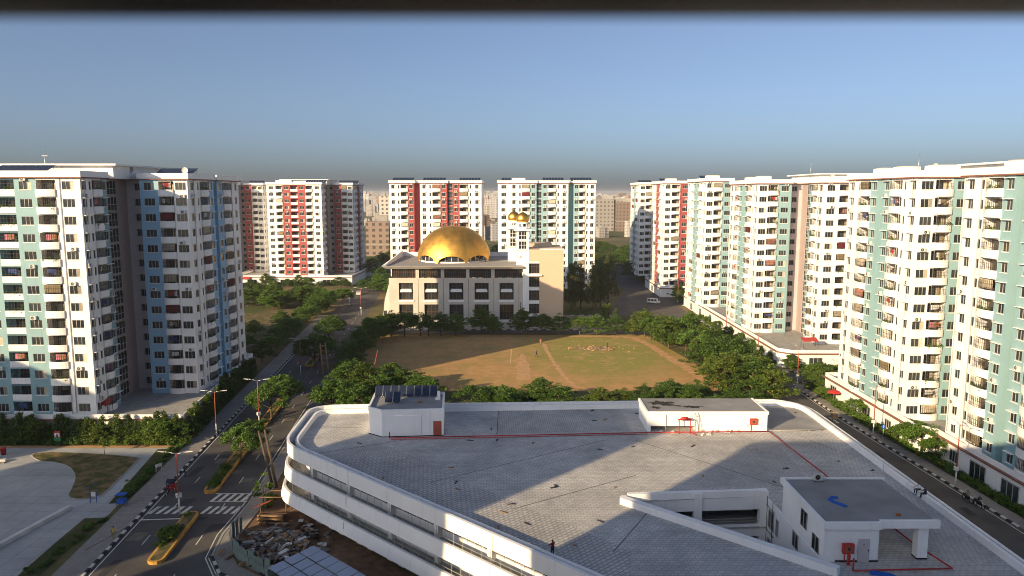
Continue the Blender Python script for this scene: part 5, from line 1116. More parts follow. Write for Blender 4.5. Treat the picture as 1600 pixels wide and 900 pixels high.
# ================================================================== FAR CITY
def winmat(name, wallc, dark, sx, sz):
    m = bpy.data.materials.new(name); m.use_nodes = True; MATS[name] = m; n = m.node_tree.nodes; l = m.node_tree.links; p = n['Principled BSDF']; p.inputs['Roughness'].default_value = .8
    tc = n.new('ShaderNodeTexCoord'); sp = n.new('ShaderNodeSeparateXYZ'); l.new(tc.outputs['Object'], sp.inputs[0])
    ad = n.new('ShaderNodeMath'); l.new(sp.outputs[0], ad.inputs[0]); l.new(sp.outputs[1], ad.inputs[1])
    def band(src, per, lo, hi):
        d = n.new('ShaderNodeMath'); d.operation = 'DIVIDE'; l.new(src, d.inputs[0]); d.inputs[1].default_value = per
        f = n.new('ShaderNodeMath'); f.operation = 'FRACT'; l.new(d.outputs[0], f.inputs[0])
        g1 = n.new('ShaderNodeMath'); g1.operation = 'GREATER_THAN'; l.new(f.outputs[0], g1.inputs[0]); g1.inputs[1].default_value = lo
        g2 = n.new('ShaderNodeMath'); g2.operation = 'LESS_THAN'; l.new(f.outputs[0], g2.inputs[0]); g2.inputs[1].default_value = hi
        mu = n.new('ShaderNodeMath'); mu.operation = 'MULTIPLY'; l.new(g1.outputs[0], mu.inputs[0]); l.new(g2.outputs[0], mu.inputs[1]); return mu.outputs[0]
    mu = n.new('ShaderNodeMath'); mu.operation = 'MULTIPLY'; l.new(band(ad.outputs[0], sx, .25, .7), mu.inputs[0]); l.new(band(sp.outputs[2], sz, .3, .78), mu.inputs[1])
    oi = n.new('ShaderNodeObjectInfo'); r2 = n.new('ShaderNodeMapRange'); r2.inputs[3].default_value = .6; r2.inputs[4].default_value = 1.25; l.new(oi.outputs['Random'], r2.inputs[0])
    hs = n.new('ShaderNodeHueSaturation'); hs.inputs['Color'].default_value = (*wallc, 1); l.new(r2.outputs[0], hs.inputs['Value'])
    mx = n.new('ShaderNodeMix'); mx.data_type = 'RGBA'; l.new(mu.outputs[0], mx.inputs[0]); l.new(hs.outputs[0], mx.inputs[6]); mx.inputs[7].default_value = (*dark, 1); l.new(mx.outputs[2], p.inputs['Base Color'])
winmat('farwall_a', (.42, .40, .37), (.10, .09, .08), 3.0, 3.0); winmat('farwall_b', (.27, .20, .16), (.08, .07, .06), 3.4, 3.0); winmat('farwall_c', (.36, .36, .37), (.10, .10, .11), 2.6, 3.0)
FARM = []
for m in ('farwall_a', 'farwall_b', 'farwall_c'):
    for k in range(3):
        b = MB(m); w_ = 9 + 3 * k; h_ = 18 + 7 * k; b.prism([(-w_, -7), (w_ * .3, -7), (w_ * .3, -5.5), (w_, -5.5), (w_, 8), (-w_, 8)], 0, h_); b.use('concrete'); b.box(-w_ * .4, w_ * .2, -2, 4, h_ + .01, h_ + 3); b.box(w_ * .5, w_ * .8, -3, 1, h_ + .01, h_ + 1.8)
        b.box(-w_ - .2, w_ + .2, -7.3, -5.4, h_ * .33, h_ * .33 + .4); FARM.append(b.mesh('far_building'))
rf = random.Random(21)
def far(x, y, k, s, lb='pale far block in the hazy city on the horizon', gp='city blocks on the horizon', an=None): link('far_building', FARM[k], None, (x, y, 0), rf.uniform(-.5, .5) if an is None else an, (s, s, s * rf.uniform(.85, 1.15)), lb, 'building', gp)
for i in range(230):
    y = 1150 * (1 + 2.6 * rf.random() ** 1.2); u = rf.uniform(-.36, .34); far(u * y, y, rf.randrange(9), rf.uniform(.55, 1.05))
for i in range(120):
    y = rf.uniform(1500, 3600); u = rf.choice([rf.uniform(-.2, -.16), rf.uniform(-.055, -.01), rf.uniform(.1, .17)]); far(u * y, y, rf.randrange(9), rf.uniform(.6, 1.25))
for u0, u1, n in ((-.20, -.16, 10), (-.05, -.015, 12), (.105, .165, 9)):
    for i in range(n): y = rf.uniform(620, 1000); far(rf.uniform(u0, u1) * y, y, rf.randrange(9), rf.uniform(.4, .7), 'brownish block in the middle distance between the towers', 'middle distance blocks')
far(104, 800, 1, 1.35, 'white block standing in the gap right of the pale green tower', None, 0); far(124, 790, 4, 1.1, 'brownish unfinished block beside the white one in the right gap', None, 0); far(-83, 480, 3, 1.25, 'brick coloured block in the gap left of the dome', None, .1); far(-96, 640, 2, 1.2, 'grey block behind the brick coloured one left of the dome', None, .1)

# ================================================================== PEOPLE
def person(name, loc, rz, pose, label, shirt='cl_navy', pants='cl_darkgrey', sc=1.0, legs_skin=False):
    """one continuous skinned body; pose: stand, walk, sit, lean, ride"""
    J = dict(pel=(0, 0, .95), chest=(0, .02, 1.3), neck=(0, .02, 1.47), head=(0, -.01, 1.57), top=(0, .0, 1.70))
    A = 1
    if pose in ('stand', 'walk', 'lean'):
        st = .22 if pose == 'walk' else .03
        for s, q in ((-1, st), (1, -st)):
            J['hip%d' % s] = (s * .10, 0, .90); J['kn%d' % s] = (s * .11, -abs(q) * .3 - .02 + q * .5, .49); J['an%d' % s] = (s * .11, q + .03, .09); J['toe%d' % s] = (s * .12, q - .16, .04)
            J['sh%d' % s] = (s * .20, .02, 1.40); J['el%d' % s] = (s * .26, .06 + q * .5, 1.12); J['ha%d' % s] = (s * .24, -.08 + q * .9, .90); J['fi%d' % s] = (s * .23, -.12 + q, .80)
        if pose == 'lean':
            for s in (-1, 1): J['el%d' % s] = (s * .28, -.18, 1.16); J['ha%d' % s] = (s * .18, -.38, 1.02); J['fi%d' % s] = (s * .12, -.46, 1.0)
    else:
        dz = -.47 if pose == 'sit' else -.1
        J = {k: (x, y, z + dz) for k, (x, y, z) in J.items()}; J['chest'] = (0, -.06, 1.28 + dz); J['neck'] = (0, -.09, 1.44 + dz); J['head'] = (0, -.13, 1.54 + dz); J['top'] = (0, -.12, 1.67 + dz)
        for s in (-1, 1):
            J['hip%d' % s] = (s * .10, -.02, .90 + dz); J['kn%d' % s] = (s * .14, -.42, .90 + dz + (.04 if pose == 'sit' else -.12)); J['an%d' % s] = (s * .13, -.46 if pose == 'sit' else -.30, .47 + dz); J['toe%d' % s] = (s * .14, -.62 if pose == 'sit' else -.46, .42 + dz)
            J['sh%d' % s] = (s * .20, -.07, 1.37 + dz); J['el%d' % s] = (s * .27, -.24, 1.13 + dz); J['ha%d' % s] = (s * .2, -.46, 1.08 + dz); J['fi%d' % s] = (s * .19, -.55, 1.06 + dz)
    E_ = [('pel', 'chest', 0), ('chest', 'neck', 0), ('neck', 'head', 2), ('head', 'top', 3)]
    for s in (-1, 1): E_ += [('pel', 'hip%d' % s, 1), ('hip%d' % s, 'kn%d' % s, 1), ('kn%d' % s, 'an%d' % s, 1), ('an%d' % s, 'toe%d' % s, 4), ('chest', 'sh%d' % s, 0), ('sh%d' % s, 'el%d' % s, 0), ('el%d' % s, 'ha%d' % s, 2), ('ha%d' % s, 'fi%d' % s, 2)]
    rad = dict(pel=.15, chest=.155, neck=.06, head=.10, top=.075, hip=.10, kn=.065, an=.045, toe=.04, sh=.075, el=.05, ha=.038, fi=.03)
    ks = list(J); me = bpy.data.meshes.new('body'); me.from_pydata([J[k] for k in ks], [(ks.index(a_), ks.index(c_)) for a_, c_, _ in E_], [])
    tmp = bpy.data.objects.new('tmp', me); C.objects.link(tmp); md = tmp.modifiers.new('s', 'SKIN'); md.use_smooth_shade = True; tmp.modifiers.new('d', 'SUBSURF').levels = 1
    for i, k in enumerate(ks):
        r_ = rad[k.rstrip('-1')] if k.rstrip('-1') in rad else .1; me.skin_vertices[0].data[i].radius = (r_, r_ * .8) if k in ('pel', 'chest') else (r_, r_); me.skin_vertices[0].data[i].use_root = (k == 'pel')
    dg = bpy.context.evaluated_depsgraph_get(); dg.update(); nm = bpy.data.meshes.new_from_object(tmp.evaluated_get(dg)); bpy.data.objects.remove(tmp)
    nm.materials.clear()
    for m in (shirt, pants, 'skin', 'hair', 'rubber'): nm.materials.append(MATS[m])
    seg = [(Vector(J[a_]), Vector(J[c_]), k) for a_, c_, k in E_]
    for p in nm.polygons:
        c = p.center; best = (9, 0)
        for a_, c_, k in seg:
            d_ = c_ - a_; t = max(0, min(1, (c - a_).dot(d_) / max(1e-6, d_.length_squared))); L = (c - a_ - d_ * t).length
            if L < best[0]: best = (L, k)
        k = best[1]
        if k == 2 and (c - Vector(J['head'])).length < .17 and (c.y > J['head'][1] + .03 and c.z > J['neck'][2] + .06 or c.z > J['head'][2] + .08): k = 3
        if k == 3 and c.y < J['head'][1] - .04 and c.z < J['top'][2] - .05: k = 2
        p.material_index = k
    o = link('person', nm, None, loc, rz, sc, label, 'person'); return o
person('p', (3.55, 61.0, ZT), R(-140), 'lean', 'person in a maroon top leaning at the roof parapet', 'cl_maroon', 'cl_navy')
person('p', (43.0, 74.4, 8.98 - .42 + .0), R(-75), 'sit', 'person in dark clothes sitting on the right roof edge, farther of two', 'cl_cwhite', 'cl_navy')
person('p', (43.05, 73.2, 8.98 - .42), R(-110), 'sit', 'person in dark clothes sitting on the right roof edge, nearer of two', 'cl_navy', 'cl_darkgrey')
person('p', (-46.3, 81.2, .004), R(20), 'walk', 'person in yellow walking along the kerb before the crossing', 'cl_yellow', 'cl_khaki')
person('p', (58.0, 157.2, .012), R(10), 'stand', 'lone dark figure standing at the side street corner', 'cl_navy', 'cl_darkgrey')
person('p', (6.0, 177.6, .03), R(60), 'walk', 'player in blue on the field, nearest of the three', 'cl_blue', 'cl_navy')
person('p', (7.6, 192.5, .03), R(-30), 'stand', 'player in orange on the field', 'cl_orange', 'cl_khaki')
person('p', (24.8, 187.6, .03), R(100), 'walk', 'player in dark clothes on the stone heap in the field', 'cl_darkgrey', 'cl_navy')
person('p', (-46.6, 100.6, .004), R(170), 'walk', 'person in dark clothes walking behind the red rickshaw', 'cl_darkgrey', 'cl_navy')
# ================================================================== VEHICLES
def ringwheel(parent, x, y, z, r, wd=.05, axis=(1, 0, 0), spokes=10):
    o = link('wheel', None, parent, (x, y, z)); b = MB('rubber'); n = 18; cs = []
    for i in range(n):
        a_, c_ = 2 * math.pi * i / n, 2 * math.pi * (i + 1) / n
        b.tube((0, r * math.cos(a_), r * math.sin(a_)), (0, r * math.cos(c_), r * math.sin(c_)), wd / 2, wd / 2, 5, False)
    bpy.data.objects.remove(o); o = b.build('wheel', parent, loc=(x, y, z)); b = MB('alu')
    for i in range(spokes): a_ = 2 * math.pi * i / spokes; b.tube((0, 0, 0), (0, r * math.cos(a_), r * math.sin(a_)), .008, .008, 3, False)
    b.tube((-.06, 0, 0), (.06, 0, 0), .035, .035, 8); b.build('spokes', o, loc=(0, 0, 0)); return o
def rickshaw(loc, rz, label, body='redpaint', hood='cl_navy'):
    t = thing('cycle_rickshaw', loc, label, 'rickshaw', 'cycle rickshaws', rz)
    ringwheel(t, 0, -1.15, .34, .34); ringwheel(t, -.42, .55, .36, .36); ringwheel(t, .42, .55, .36, .36)
    b = MB('iron'); b.path([(0, -1.15, .34), (0, -.95, .95), (0, -.4, .45), (0, .55, .36)], .03); b.path([(0, -.95, .8), (0, -.35, .82), (0, -.4, .45)], .025); b.tube((-.45, .55, .36), (.45, .55, .36), .03); b.build('frame', t, loc=(0, 0, 0))
    b = MB('iron'); b.tube((-.28, -.85, 1.02), (.28, -.85, 1.02), .02); b.tube((0, -.95, .9), (0, -.88, 1.02), .025); b.build('handlebar', t, loc=(0, 0, 0))
    b = MB('rubber'); b.box(-.1, .1, -.5, -.22, .84, .92); b.build('saddle', t, loc=(0, 0, 0))
    b = MB(body); b.box(-.46, .46, .2, .85, .55, .62); b.box(-.46, .46, .78, .86, .623, 1.25); b.box(-.47, -.42, .2, .777, .623, .9); b.box(.42, .47, .2, .777, .623, .9); b.box(-.4, .4, -.05, .197, .4, .46); b.build('passenger_body', t, loc=(0, 0, 0))
    b = MB('cl_lred'); b.box(-.4, .4, .25, .72, .623, .75); b.build('seat', t, loc=(0, 0, 0))
    b = MB(hood)
    for i in range(6):
        a0, a1 = R(10 + i * 26), R(10 + (i + 1) * 26); p = [(0, .75 - .62 * math.cos(x) * .9 - .2, 1.15 + .62 * math.sin(x)) for x in (a0, a1)]
        b.face([(-.47, p[0][1], p[0][2]), (.47, p[0][1], p[0][2]), (.47, p[1][1], p[1][2]), (-.47, p[1][1], p[1][2])])
    for s in (-.47, .47): b.face([(s, .75 - .62 * math.cos(R(10 + i * 26)) * .9 - .2, 1.15 + .62 * math.sin(R(10 + i * 26))) for i in range(7)])
    b.build('hood', t, loc=(0, 0, 0)); return t
rickshaw((-46.0, 94.6, .004), R(5), 'red cycle rickshaw by the kerb near the crossing'); person('p', (-46.0 + .03, 94.6 - .3, .05), R(5), 'ride', 'rider in dark clothes on the rickshaw near the crossing', 'cl_darkgrey', 'cl_navy')
rickshaw((57.0, 126.6, .012), R(175), 'cycle rickshaw waiting on the right road by the lamp post', 'wood', 'cl_khaki'); person('p', (57.0 - .03, 126.9, .05), R(175), 'ride', 'rider in reddish clothes on the rickshaw of the right road', 'cl_maroon', 'cl_khaki')
def motorcycle(loc, rz, label):
    t = thing('motorcycle', loc, label, 'motorcycle', 'motorcycles on the right road', rz)
    ringwheel(t, 0, -.65, .3, .3, .1, spokes=6); ringwheel(t, 0, .65, .3, .3, .11, spokes=6)
    b = MB('black'); b.hexa([(-.12, -.3, .4), (.12, -.3, .4), (.12, .35, .4), (-.12, .35, .4), (-.13, -.35, .8), (.13, -.35, .8), (.11, .1, .78), (-.11, .1, .78)]); b.build('engine_and_tank', t, loc=(0, 0, 0))
    b = MB('rubber'); b.hexa([(-.12, .05, .72), (.12, .05, .72), (.1, .8, .8), (-.1, .8, .8), (-.13, .05, .82), (.13, .05, .82), (.1, .82, .9), (-.1, .82, .9)]); b.build('seat', t, loc=(0, 0, 0))
    b = MB('alu'); b.tube((-.06, -.65, .3), (-.05, -.42, .95), .025); b.tube((.06, -.65, .3), (.05, -.42, .95), .025); b.tube((-.34, -.3, 1.0), (.34, -.3, 1.0), .018); b.tube((.14, .0, .3), (.15, .8, .36), .045, .05, 8); b.build('fork', t, loc=(0, 0, 0))
    b = MB('acwhite'); b.tube((0, -.52, .82), (0, -.44, .82), .09, .09, 10); b.build('headlight', t, loc=(0, 0, 0)); return t
for k, (x, y, lb) in enumerate(((59.6, 92.0, 'motorcycle on the right road, farther of two'), (60.0, 90.2, 'motorcycle on the right road, nearer of two'))):
    motorcycle((x, y, .012), R(8), lb); person('p', (x, y + .15, -.02), R(8), 'ride', ['rider on the farther motorcycle of the right road', 'rider on the nearer motorcycle of the right road'][k], ['cl_khaki', 'cl_navy'][k], 'cl_darkgrey')
def car(loc, rz, label, van=False, m='carwhite'):
    t = thing('van' if van else 'car', loc, label, 'van' if van else 'car', None, rz); L, W_, H_ = (2.3, .85, 1.85) if van else (2.1, .84, 1.42)
    prof = [(-L, .35), (-L, .95), (-L + .25, 1.05), (-L + .7, H_ - .03), (L - .12, H_), (L, 1.0), (L, .35)] if van else [(-L, .32), (-L, .72), (-L + 1.05, .90), (-L + 1.75, H_), (L - 1.0, H_ - .02), (L - .35, .98), (L, .92), (L, .34)]
    b = MB(m)
    def X(z): return W_ * (1 if z < 1.0 else 1 - .16 * (z - 1.0) / (H_ - 1.0))
    n = len(prof)
    for i in range(n): (y0, z0), (y1, z1) = prof[i], prof[(i + 1) % n]; b.face([(-X(z0), y0, z0), (X(z0), y0, z0), (X(z1), y1, z1), (-X(z1), y1, z1)])
    for s in (-1, 1): b.face([(s * X(z), y, z) for y, z in prof][::s])
    b.build('body', t, loc=(0, 0, 0))
    for s in (-1, 1):
        for y0, y1 in (((-1.5, -.5), (-.4, .7), (.8, 2.1)) if van else ((-.55, .25), (.33, 1.25))):
            g_ = MB('glass'); z0, z1 = 1.02, H_ - .14; g_.face([(s * (X(z0) + .012), y0, z0), (s * (X(z0) + .012), y1, z0), (s * (X(z1) + .012), y1 - .08, z1), (s * (X(z1) + .012), y0 + .22, z1)][::s]); g_.build('window', t, loc=(0, 0, 0))
        for y in (-L + .75, L - .8):
            wv_ = MB('rubber'); wv_.wheel((0, 0, 0), .31, .2, (1, 0, 0), 16); o = wv_.build('wheel', t, loc=(s * (W_ - .08), y, .31)); h_ = MB('alu'); h_.wheel((s * .09, 0, 0), .18, .05, (1, 0, 0), 10); h_.build('rim', o, loc=(0, 0, 0))
        for y, mm, nm_ in ((-L - .012, 'acwhite', 'headlight'), (L + .012, 'redpaint', 'tail_light')):
            h_ = MB(mm); h_.box(s * .7 - .13, s * .7 + .13, min(y, y * .995), max(y, y * .995), .62, .8); h_.build(nm_, t, loc=(0, 0, 0))
    g_ = MB('glass'); (y0, z0), (y1, z1) = (prof[2], prof[3]); g_.face([(-.7, y0 + .1, z0 + .12), (.7, y0 + .1, z0 + .12), (.62, y1 - .04, z1 - .06), (-.62, y1 - .04, z1 - .06)]) ; g_.v = [(x, y - .03, z + .02) for x, y, z in g_.v]; g_.build('windscreen', t, loc=(0, 0, 0)); return t
car((-61.0, 290, .004), R(8), 'white car on the left road beyond the junction'); car((51.8, 266.5, .012), R(60), 'white van at the far right junction', True); car((-27.5, 226, .0) if False else (-33.2, 211, .008), R(95), 'white vehicle half hidden by trees before the mosque', True)
# ================================================================== STREET FURNITURE
def lamp(x, y, h, label, an=0.0, box=True, grp='street lamps'):
    t = thing('street_lamp', (x, y, 0), label, 'street lamp', grp, an); b = MB('kerbwhite'); b.tube((0, 0, 0), (0, 0, 2.2), .11, .10, 8); b.build('pole_base', t, loc=(0, 0, 0))
    b = MB('redpole'); b.tube((0, 0, 2.2), (0, 0, h), .10, .06, 8); b.build('pole', t, loc=(0, 0, 0))
    for s in (-1, 1):
        b = MB('alu'); b.path([(0, 0, h - .1), (s * .9, 0, h + .12), (s * 1.5, 0, h + .2)], .04); o = b.build('arm', t, loc=(0, 0, 0)); b = MB('acwhite'); b.hexa([(s * 1.4 - .1, -.12, h + .14), (s * 2.2 - .1, -.12, h + .24), (s * 2.2 - .1, .12, h + .24), (s * 1.4 - .1, .12, h + .14), (s * 1.4 - .1, -.1, h + .24), (s * 2.2 - .1, -.06, h + .3), (s * 2.2 - .1, .06, h + .3), (s * 1.4 - .1, .1, h + .24)]); b.build('lamp_head', o, loc=(0, 0, 0))
    if box: b = MB('acwhite'); b.obox((0, 0), .3, .22, 2.3, 2.8, R(45)); b.build('switch_box', t, loc=(0, 0, 0))
lamp(-43.4, 122.4, 8.4, 'red and white street lamp at the head of the sunlit median'); lamp(-41.7, 88.0, 8.0, 'street lamp on the median beside the zebra crossing'); lamp(-49.0, 118.0, 7.6, 'street lamp on the left pavement beside the hedge', box=False)
lamp(57.9 + 1.2, 148.7, 8.4, 'street lamp at the corner of the right road and side street', R(90)); lamp(59.9, 118.0, 8.6, 'street lamp on the right pavement between the towers', R(90)); lamp(61.0, 97.0, 8.8, 'nearest street lamp of the right road', R(90)); lamp(-47.0, 160, 8, 'street lamp on the far median among trees', box=False); lamp(-49.8, 240, 9, 'street lamp at the junction left of the mosque'); lamp(60, 176, 8.4, 'street lamp before the tower beyond the side street', R(90)); lamp(60.6, 205, 8.4, 'farther street lamp of the right road', R(90)); lamp(61, 268, 8.5, 'street lamp at the far right junction'); lamp(2.9, 209, 8, 'thin lamp post before the mosque facade', box=False)
def polepair(pts, r, label, nm='utility_poles', m='wood'):
    t = thing(nm, (*pts[0][0][:2], 0), label, 'pole'); x0, y0 = pts[0][0][:2]
    for p, q in pts: b = MB(m); b.tube((p[0] - x0, p[1] - y0, 0), (q[0] - x0, q[1] - y0, q[2]), r, r * .8, 8); b.build('pole', t, loc=(0, 0, 0))
    if len(pts) > 1 and r < .2:
        b = MB(m)
        for f in (.8, .93): b.tube(*[tuple(Vector((p[0] - x0, p[1] - y0, 0)).lerp(Vector((q[0] - x0, q[1] - y0, q[2])), f)) for p, q in pts], r * .5, r * .5, 6)
        b.build('crossbar', t, loc=(0, 0, 0))
polepair([((-40.4, 154.4), (-41.0, 154.4, 8.2)), ((-39.2, 154.4), (-39.9, 154.4, 8.4))], .15, 'pair of brown poles with crossbars beside the road')
polepair([((-32.9, 96.9), (-34.9, 98.0, 7.6)), ((-32.2, 96.4), (-33.9, 97.6, 7.9))], .2, 'two thick leaning brown poles at the building corner', m='bark')
polepair([((-30.2, 153.4), (-28.6, 153.8, 6.8))], .1, 'leaning red and white pole at the left end of the field', 'flag_pole', 'redpole')
polepair([((-.3, 170), (-.15, 170, 3.6))], .06, 'thin bare post beside the cricket pitch', 'post', 'frame')
def signpost(x, y, label):
    t = thing('road_sign', (x, y, 0), label, 'sign'); b = MB('frame'); b.tube((0, 0, 0), (0, 0, 2.6), .04); b.build('post', t, loc=(0, 0, 0)); b = MB('bluecloth'); b.tube((0, -.05, 2.5), (0, -.02, 2.5), .36, .36, 18); b.use('cl_cwhite'); b.face([(-.05, -.056, 2.3), (.05, -.056, 2.3), (.05, -.056, 2.62), (-.05, -.056, 2.62)]); b.face([(-.16, -.056, 2.6), (.16, -.056, 2.6), (0, -.056, 2.76)]); b.build('plate', t, loc=(0, 0, 0))
signpost(60.2, 115.4, 'round blue arrow sign on the right pavement')
t = thing('poster_stand', (-72.4, 113.2, 0), 'upright red and green poster stand before the hedge', 'poster stand'); b = MB('redpaint'); b.box(-.5, .5, -.05, .05, 1.5, 2.5); b.use('green') if False else b.use('cl_green'); b.box(-.5, .5, -.05, .05, .3, 1.497); b.build('board', t, loc=(0, 0, 0)); b = MB('cl_cwhite'); b.face([(-.4, -.056, 1.6), (.4, -.056, 1.6), (.4, -.056, 2.2), (-.4, -.056, 2.2)]); b.use('cl_navy'); b.face([(.1 * math.cos(a_) + .02, -.06, 1.95 + .16 * math.sin(a_)) for a_ in np.linspace(0, 6.2, 12)]); b.face([(-.2, -.06, 1.6), (.22, -.06, 1.6), (.12, -.06, 1.82), (-.1, -.06, 1.82)]); b.build('print', t, loc=(0, 0, 0)); b = MB('iron'); b.box(-.5, -.44, -.04, .04, 0, .297); b.box(.44, .5, -.04, .04, 0, .297); b.build('leg', t, loc=(0, 0, 0))
t = thing('litter_bin', (-78.4, 109.3, .03), 'red litter bin at the left end of the paved path', 'bin'); b = MB('redpaint'); b.lathe([(.0, .1), (.34, .1), (.42, 1.0), (.46, 1.02), (.44, 1.1), (.0, 1.12)], n=14); b.build('barrel', t, loc=(0, 0, 0)); b = MB('iron'); b.lathe([(.2, 0), (.25, .097)], n=10); b.build('foot', t, loc=(0, 0, 0))
def bench(pts, label):
    t = thing('long_bench', (*pts[0], 0), label, 'bench'); x0, y0 = pts[0]; A = offset(pts, 0); B = offset(pts, .6); D = offset(pts, 1.0); b = MB('courtpave'); b.names = ['kerbwhite']
    q = lambda p, z: (p[0] - x0, p[1] - y0, z)
    for i in range(len(pts) - 1): b.hexa([q(A[i], .03), q(A[i + 1], .03), q(B[i + 1], .03), q(B[i], .03), q(A[i], .48), q(A[i + 1], .48), q(B[i + 1], .48), q(B[i], .48)])
    b.build('seat', t, loc=(0, 0, 0)); b = MB('rubble')
    for i in range(len(pts) - 1): b.hexa([q(B[i], .03), q(B[i + 1], .03), q(D[i + 1], .03), q(D[i], .03), q(B[i], .2), q(B[i + 1], .2), q(D[i + 1], .2), q(D[i], .2)])
    b.build('step', t, loc=(0, 0, 0))
bench([(-56.2, 89.6), (-57.0, 85.5), (-58.0, 80), (-59.2, 73)][::-1], 'long curved low bench wall along the paved court'); bench([(-76.0, 106.5), (-78.5, 105.8), (-84, 104.6)], 'low bench wall at the left edge of the court')
t = thing('court_sign', (-54.3, 91.4, .03), 'thin blue and white sign frame by the court path', 'sign'); b = MB('bluecloth'); b.tube((-.5, 0, 0), (-.6, 0, 2.3), .04); b.tube((.3, 0, 0), (.25, 0, 2.9), .04); b.build('post', t, loc=(0, 0, 0)); b = MB('cl_cwhite'); b.box(-.4, .2, -.02, .02, .9, 1.5); b.build('board', t, loc=(0, 0, 0))
t = thing('blue_cart', (-50.2, 90.4, .05), 'small blue cart with awning standing on the verge near the crossing', 'cart'); b = MB('bluecloth'); b.box(-.5, .5, -.4, .4, .45, 1.0); b.box(-.6, .6, -.5, .5, 1.6, 1.68); b.build('body', t, loc=(0, 0, 0)); b = MB('iron'); [b.tube((x, y, 0), (x, y, 1.6), .025) for x in (-.48, .48) for y in (-.38, .38)]; b.build('frame', t, loc=(0, 0, 0))
b = MB('cl_cwhite'); b.box(-.5, .5, -.03, .03, .6, 1.1); b.box(-.5, -.42, -.03, .03, 0, .597); b.box(.42, .5, -.03, .03, 0, .597); b.build('notice_board', None, loc=(-51.2, 102.5, .05), rz=R(60), label='small white notice board on the verge beside the paved path', cat='sign')
for x, y, lb, m in ((-68.5, 118.8, 'red corrugated canopy on the podium of the left tower', 'redpaint'), (70.6, 171.5, 'red canopy on the podium beyond the side street', 'redpaint')):
    t = thing('canopy', (x, y, ZB), lb, 'canopy', 'red canopies'); b = MB(m); b.hexa([(-1.8, -.9, 1.7), (1.8, -.9, 1.7), (1.8, .9, 2.3), (-1.8, .9, 2.3), (-1.8, -.9, 1.78), (1.8, -.9, 1.78), (1.8, .9, 2.38), (-1.8, .9, 2.38)]); b.build('roof', t, loc=(0, 0, 0)); b = MB('iron'); [b.tube((px_, py_, 0), (px_, py_, 1.75 if py_ < 0 else 2.25), .04) for px_ in (-1.7, 1.7) for py_ in (-.8, .8)]; b.build('post', t, loc=(0, 0, 0))
t = thing('parasol', (61.8, 137.5, 0), 'red parasol among the bushes of the right road', 'parasol'); b = MB('redpaint'); b.lathe([(1.3, 2.1), (.9, 2.4), (.1, 2.7), (.02, 2.75)], n=10, smooth=False); b.build('canopy', t, loc=(0, 0, 0)); b = MB('frame'); b.tube((0, 0, 0), (0, 0, 2.7), .03); b.build('pole', t, loc=(0, 0, 0))
t = thing('gate_sign', (-119.5, 319.2, 0), 'red shop sign on the podium of the red and white tower', 'sign'); b = MB('redpaint'); b.box(-5, 5, -.1, .1, 2.9, 4.0); b.build('board', t, loc=(0, 0, 0)); b = MB('iron'); b.box(-4.9, -4.7, -.05, .05, 0, 2.9); b.box(4.7, 4.9, -.05, .05, 0, 2.9); b.build('post', t, loc=(0, 0, 0))
# ================================================================== YARD AT THE BUILDING CORNER
fp = resample([(-32.3, 83.2), (-32.4, 80.5), (-31.2, 77.6), (-28.6, 75.0), (-26.4, 73.2), (-24.2, 71.2)], .95)
FT = thing('tin_fence', (-30, 78, 0), 'patched green corrugated tin fence round the yard', 'fence')
pm_ = []
for k in range(3):
    b = MB('tin'); hh = 1.9 + .15 * k; n = 9
    for i in range(n): x0 = -.46 + .92 * i / n; x1 = -.46 + .92 * (i + 1) / n; y0, y1 = (.03 if i % 2 else -.03), (-.03 if i % 2 else .03); b.face([(x0, y0, 0), (x1, y1, 0), (x1, y1, hh), (x0, y0, hh)])
    pm_.append(b.mesh('tin_sheet'))
for i, ((x, y), an) in enumerate(fp): o = link('tin_sheet', pm_[i % 3], FT, (x + 30, y - 78, 0), an); o.rotation_euler = (random.uniform(-.08, .08), random.uniform(-.06, .06), an)
SHD = thing('tin_shed', (-18, 70, 0), 'low shed with bluish sheet roof in the yard below the bands', 'shed')
sa = math.atan2(-.679, .734); ux_, uy_ = math.cos(sa), math.sin(sa); s0 = Vector((-20.6, 72.4))
sm_ = MB('sheet'); sm_.hexa([(0, -1.62, 0), (1.47, -1.62, 0), (1.47, 0, 0), (0, 0, 0), (0, -1.62, .05), (1.47, -1.62, .05), (1.47, 0, .05), (0, 0, .05)]); smm = sm_.mesh('roof_sheet')
for i in range(8):
    for j in range(3):
        p = s0 + Vector((ux_, uy_)) * (i * 1.6) + Vector((uy_, -ux_)) * 0 + Vector((.0, 0)) + Vector((-.679, -.734)) * (j * 1.76)
        o = link('roof_sheet', smm, SHD, (p.x + 18, p.y - 70, 3.7 - j * .16 + random.uniform(-.02, .02)), sa); o.rotation_euler = (R(5), random.uniform(-.01, .01), sa)
b = MB('tin'); q0 = s0 + Vector((-.679, -.734)) * .2
for a_, c_ in ((s0 + Vector((.1, -.2)), s0 + Vector((ux_, uy_)) * 12.6), (s0 + Vector((.1, -.2)), s0 + Vector((-.679, -.734)) * 5.2)): b.hexa([(a_.x, a_.y, 0), (c_.x, c_.y, 0), (c_.x - .03, c_.y - .03, 0), (a_.x - .03, a_.y - .03, 0), (a_.x, a_.y, 3.4), (c_.x, c_.y, 3.1), (c_.x - .03, c_.y - .03, 3.1), (a_.x - .03, a_.y - .03, 3.4)])
b.build('wall', SHD)
b = MB('rubble'); ry = random.Random(5)
for i in range(420):
    x, y = ry.gauss(-26.5, 2.1), ry.gauss(79.5, 2.4); b.use(ry.choice(['rubble', 'rubble', 'concrete', 'wood', 'iron', 'acwhite', 'darkwood']))
    z = .05 + abs(ry.gauss(0, .22)); b.obox((x, y), ry.uniform(.1, .75), ry.uniform(.06, .3), z, z + ry.uniform(.05, .25), ry.uniform(0, 3.1))
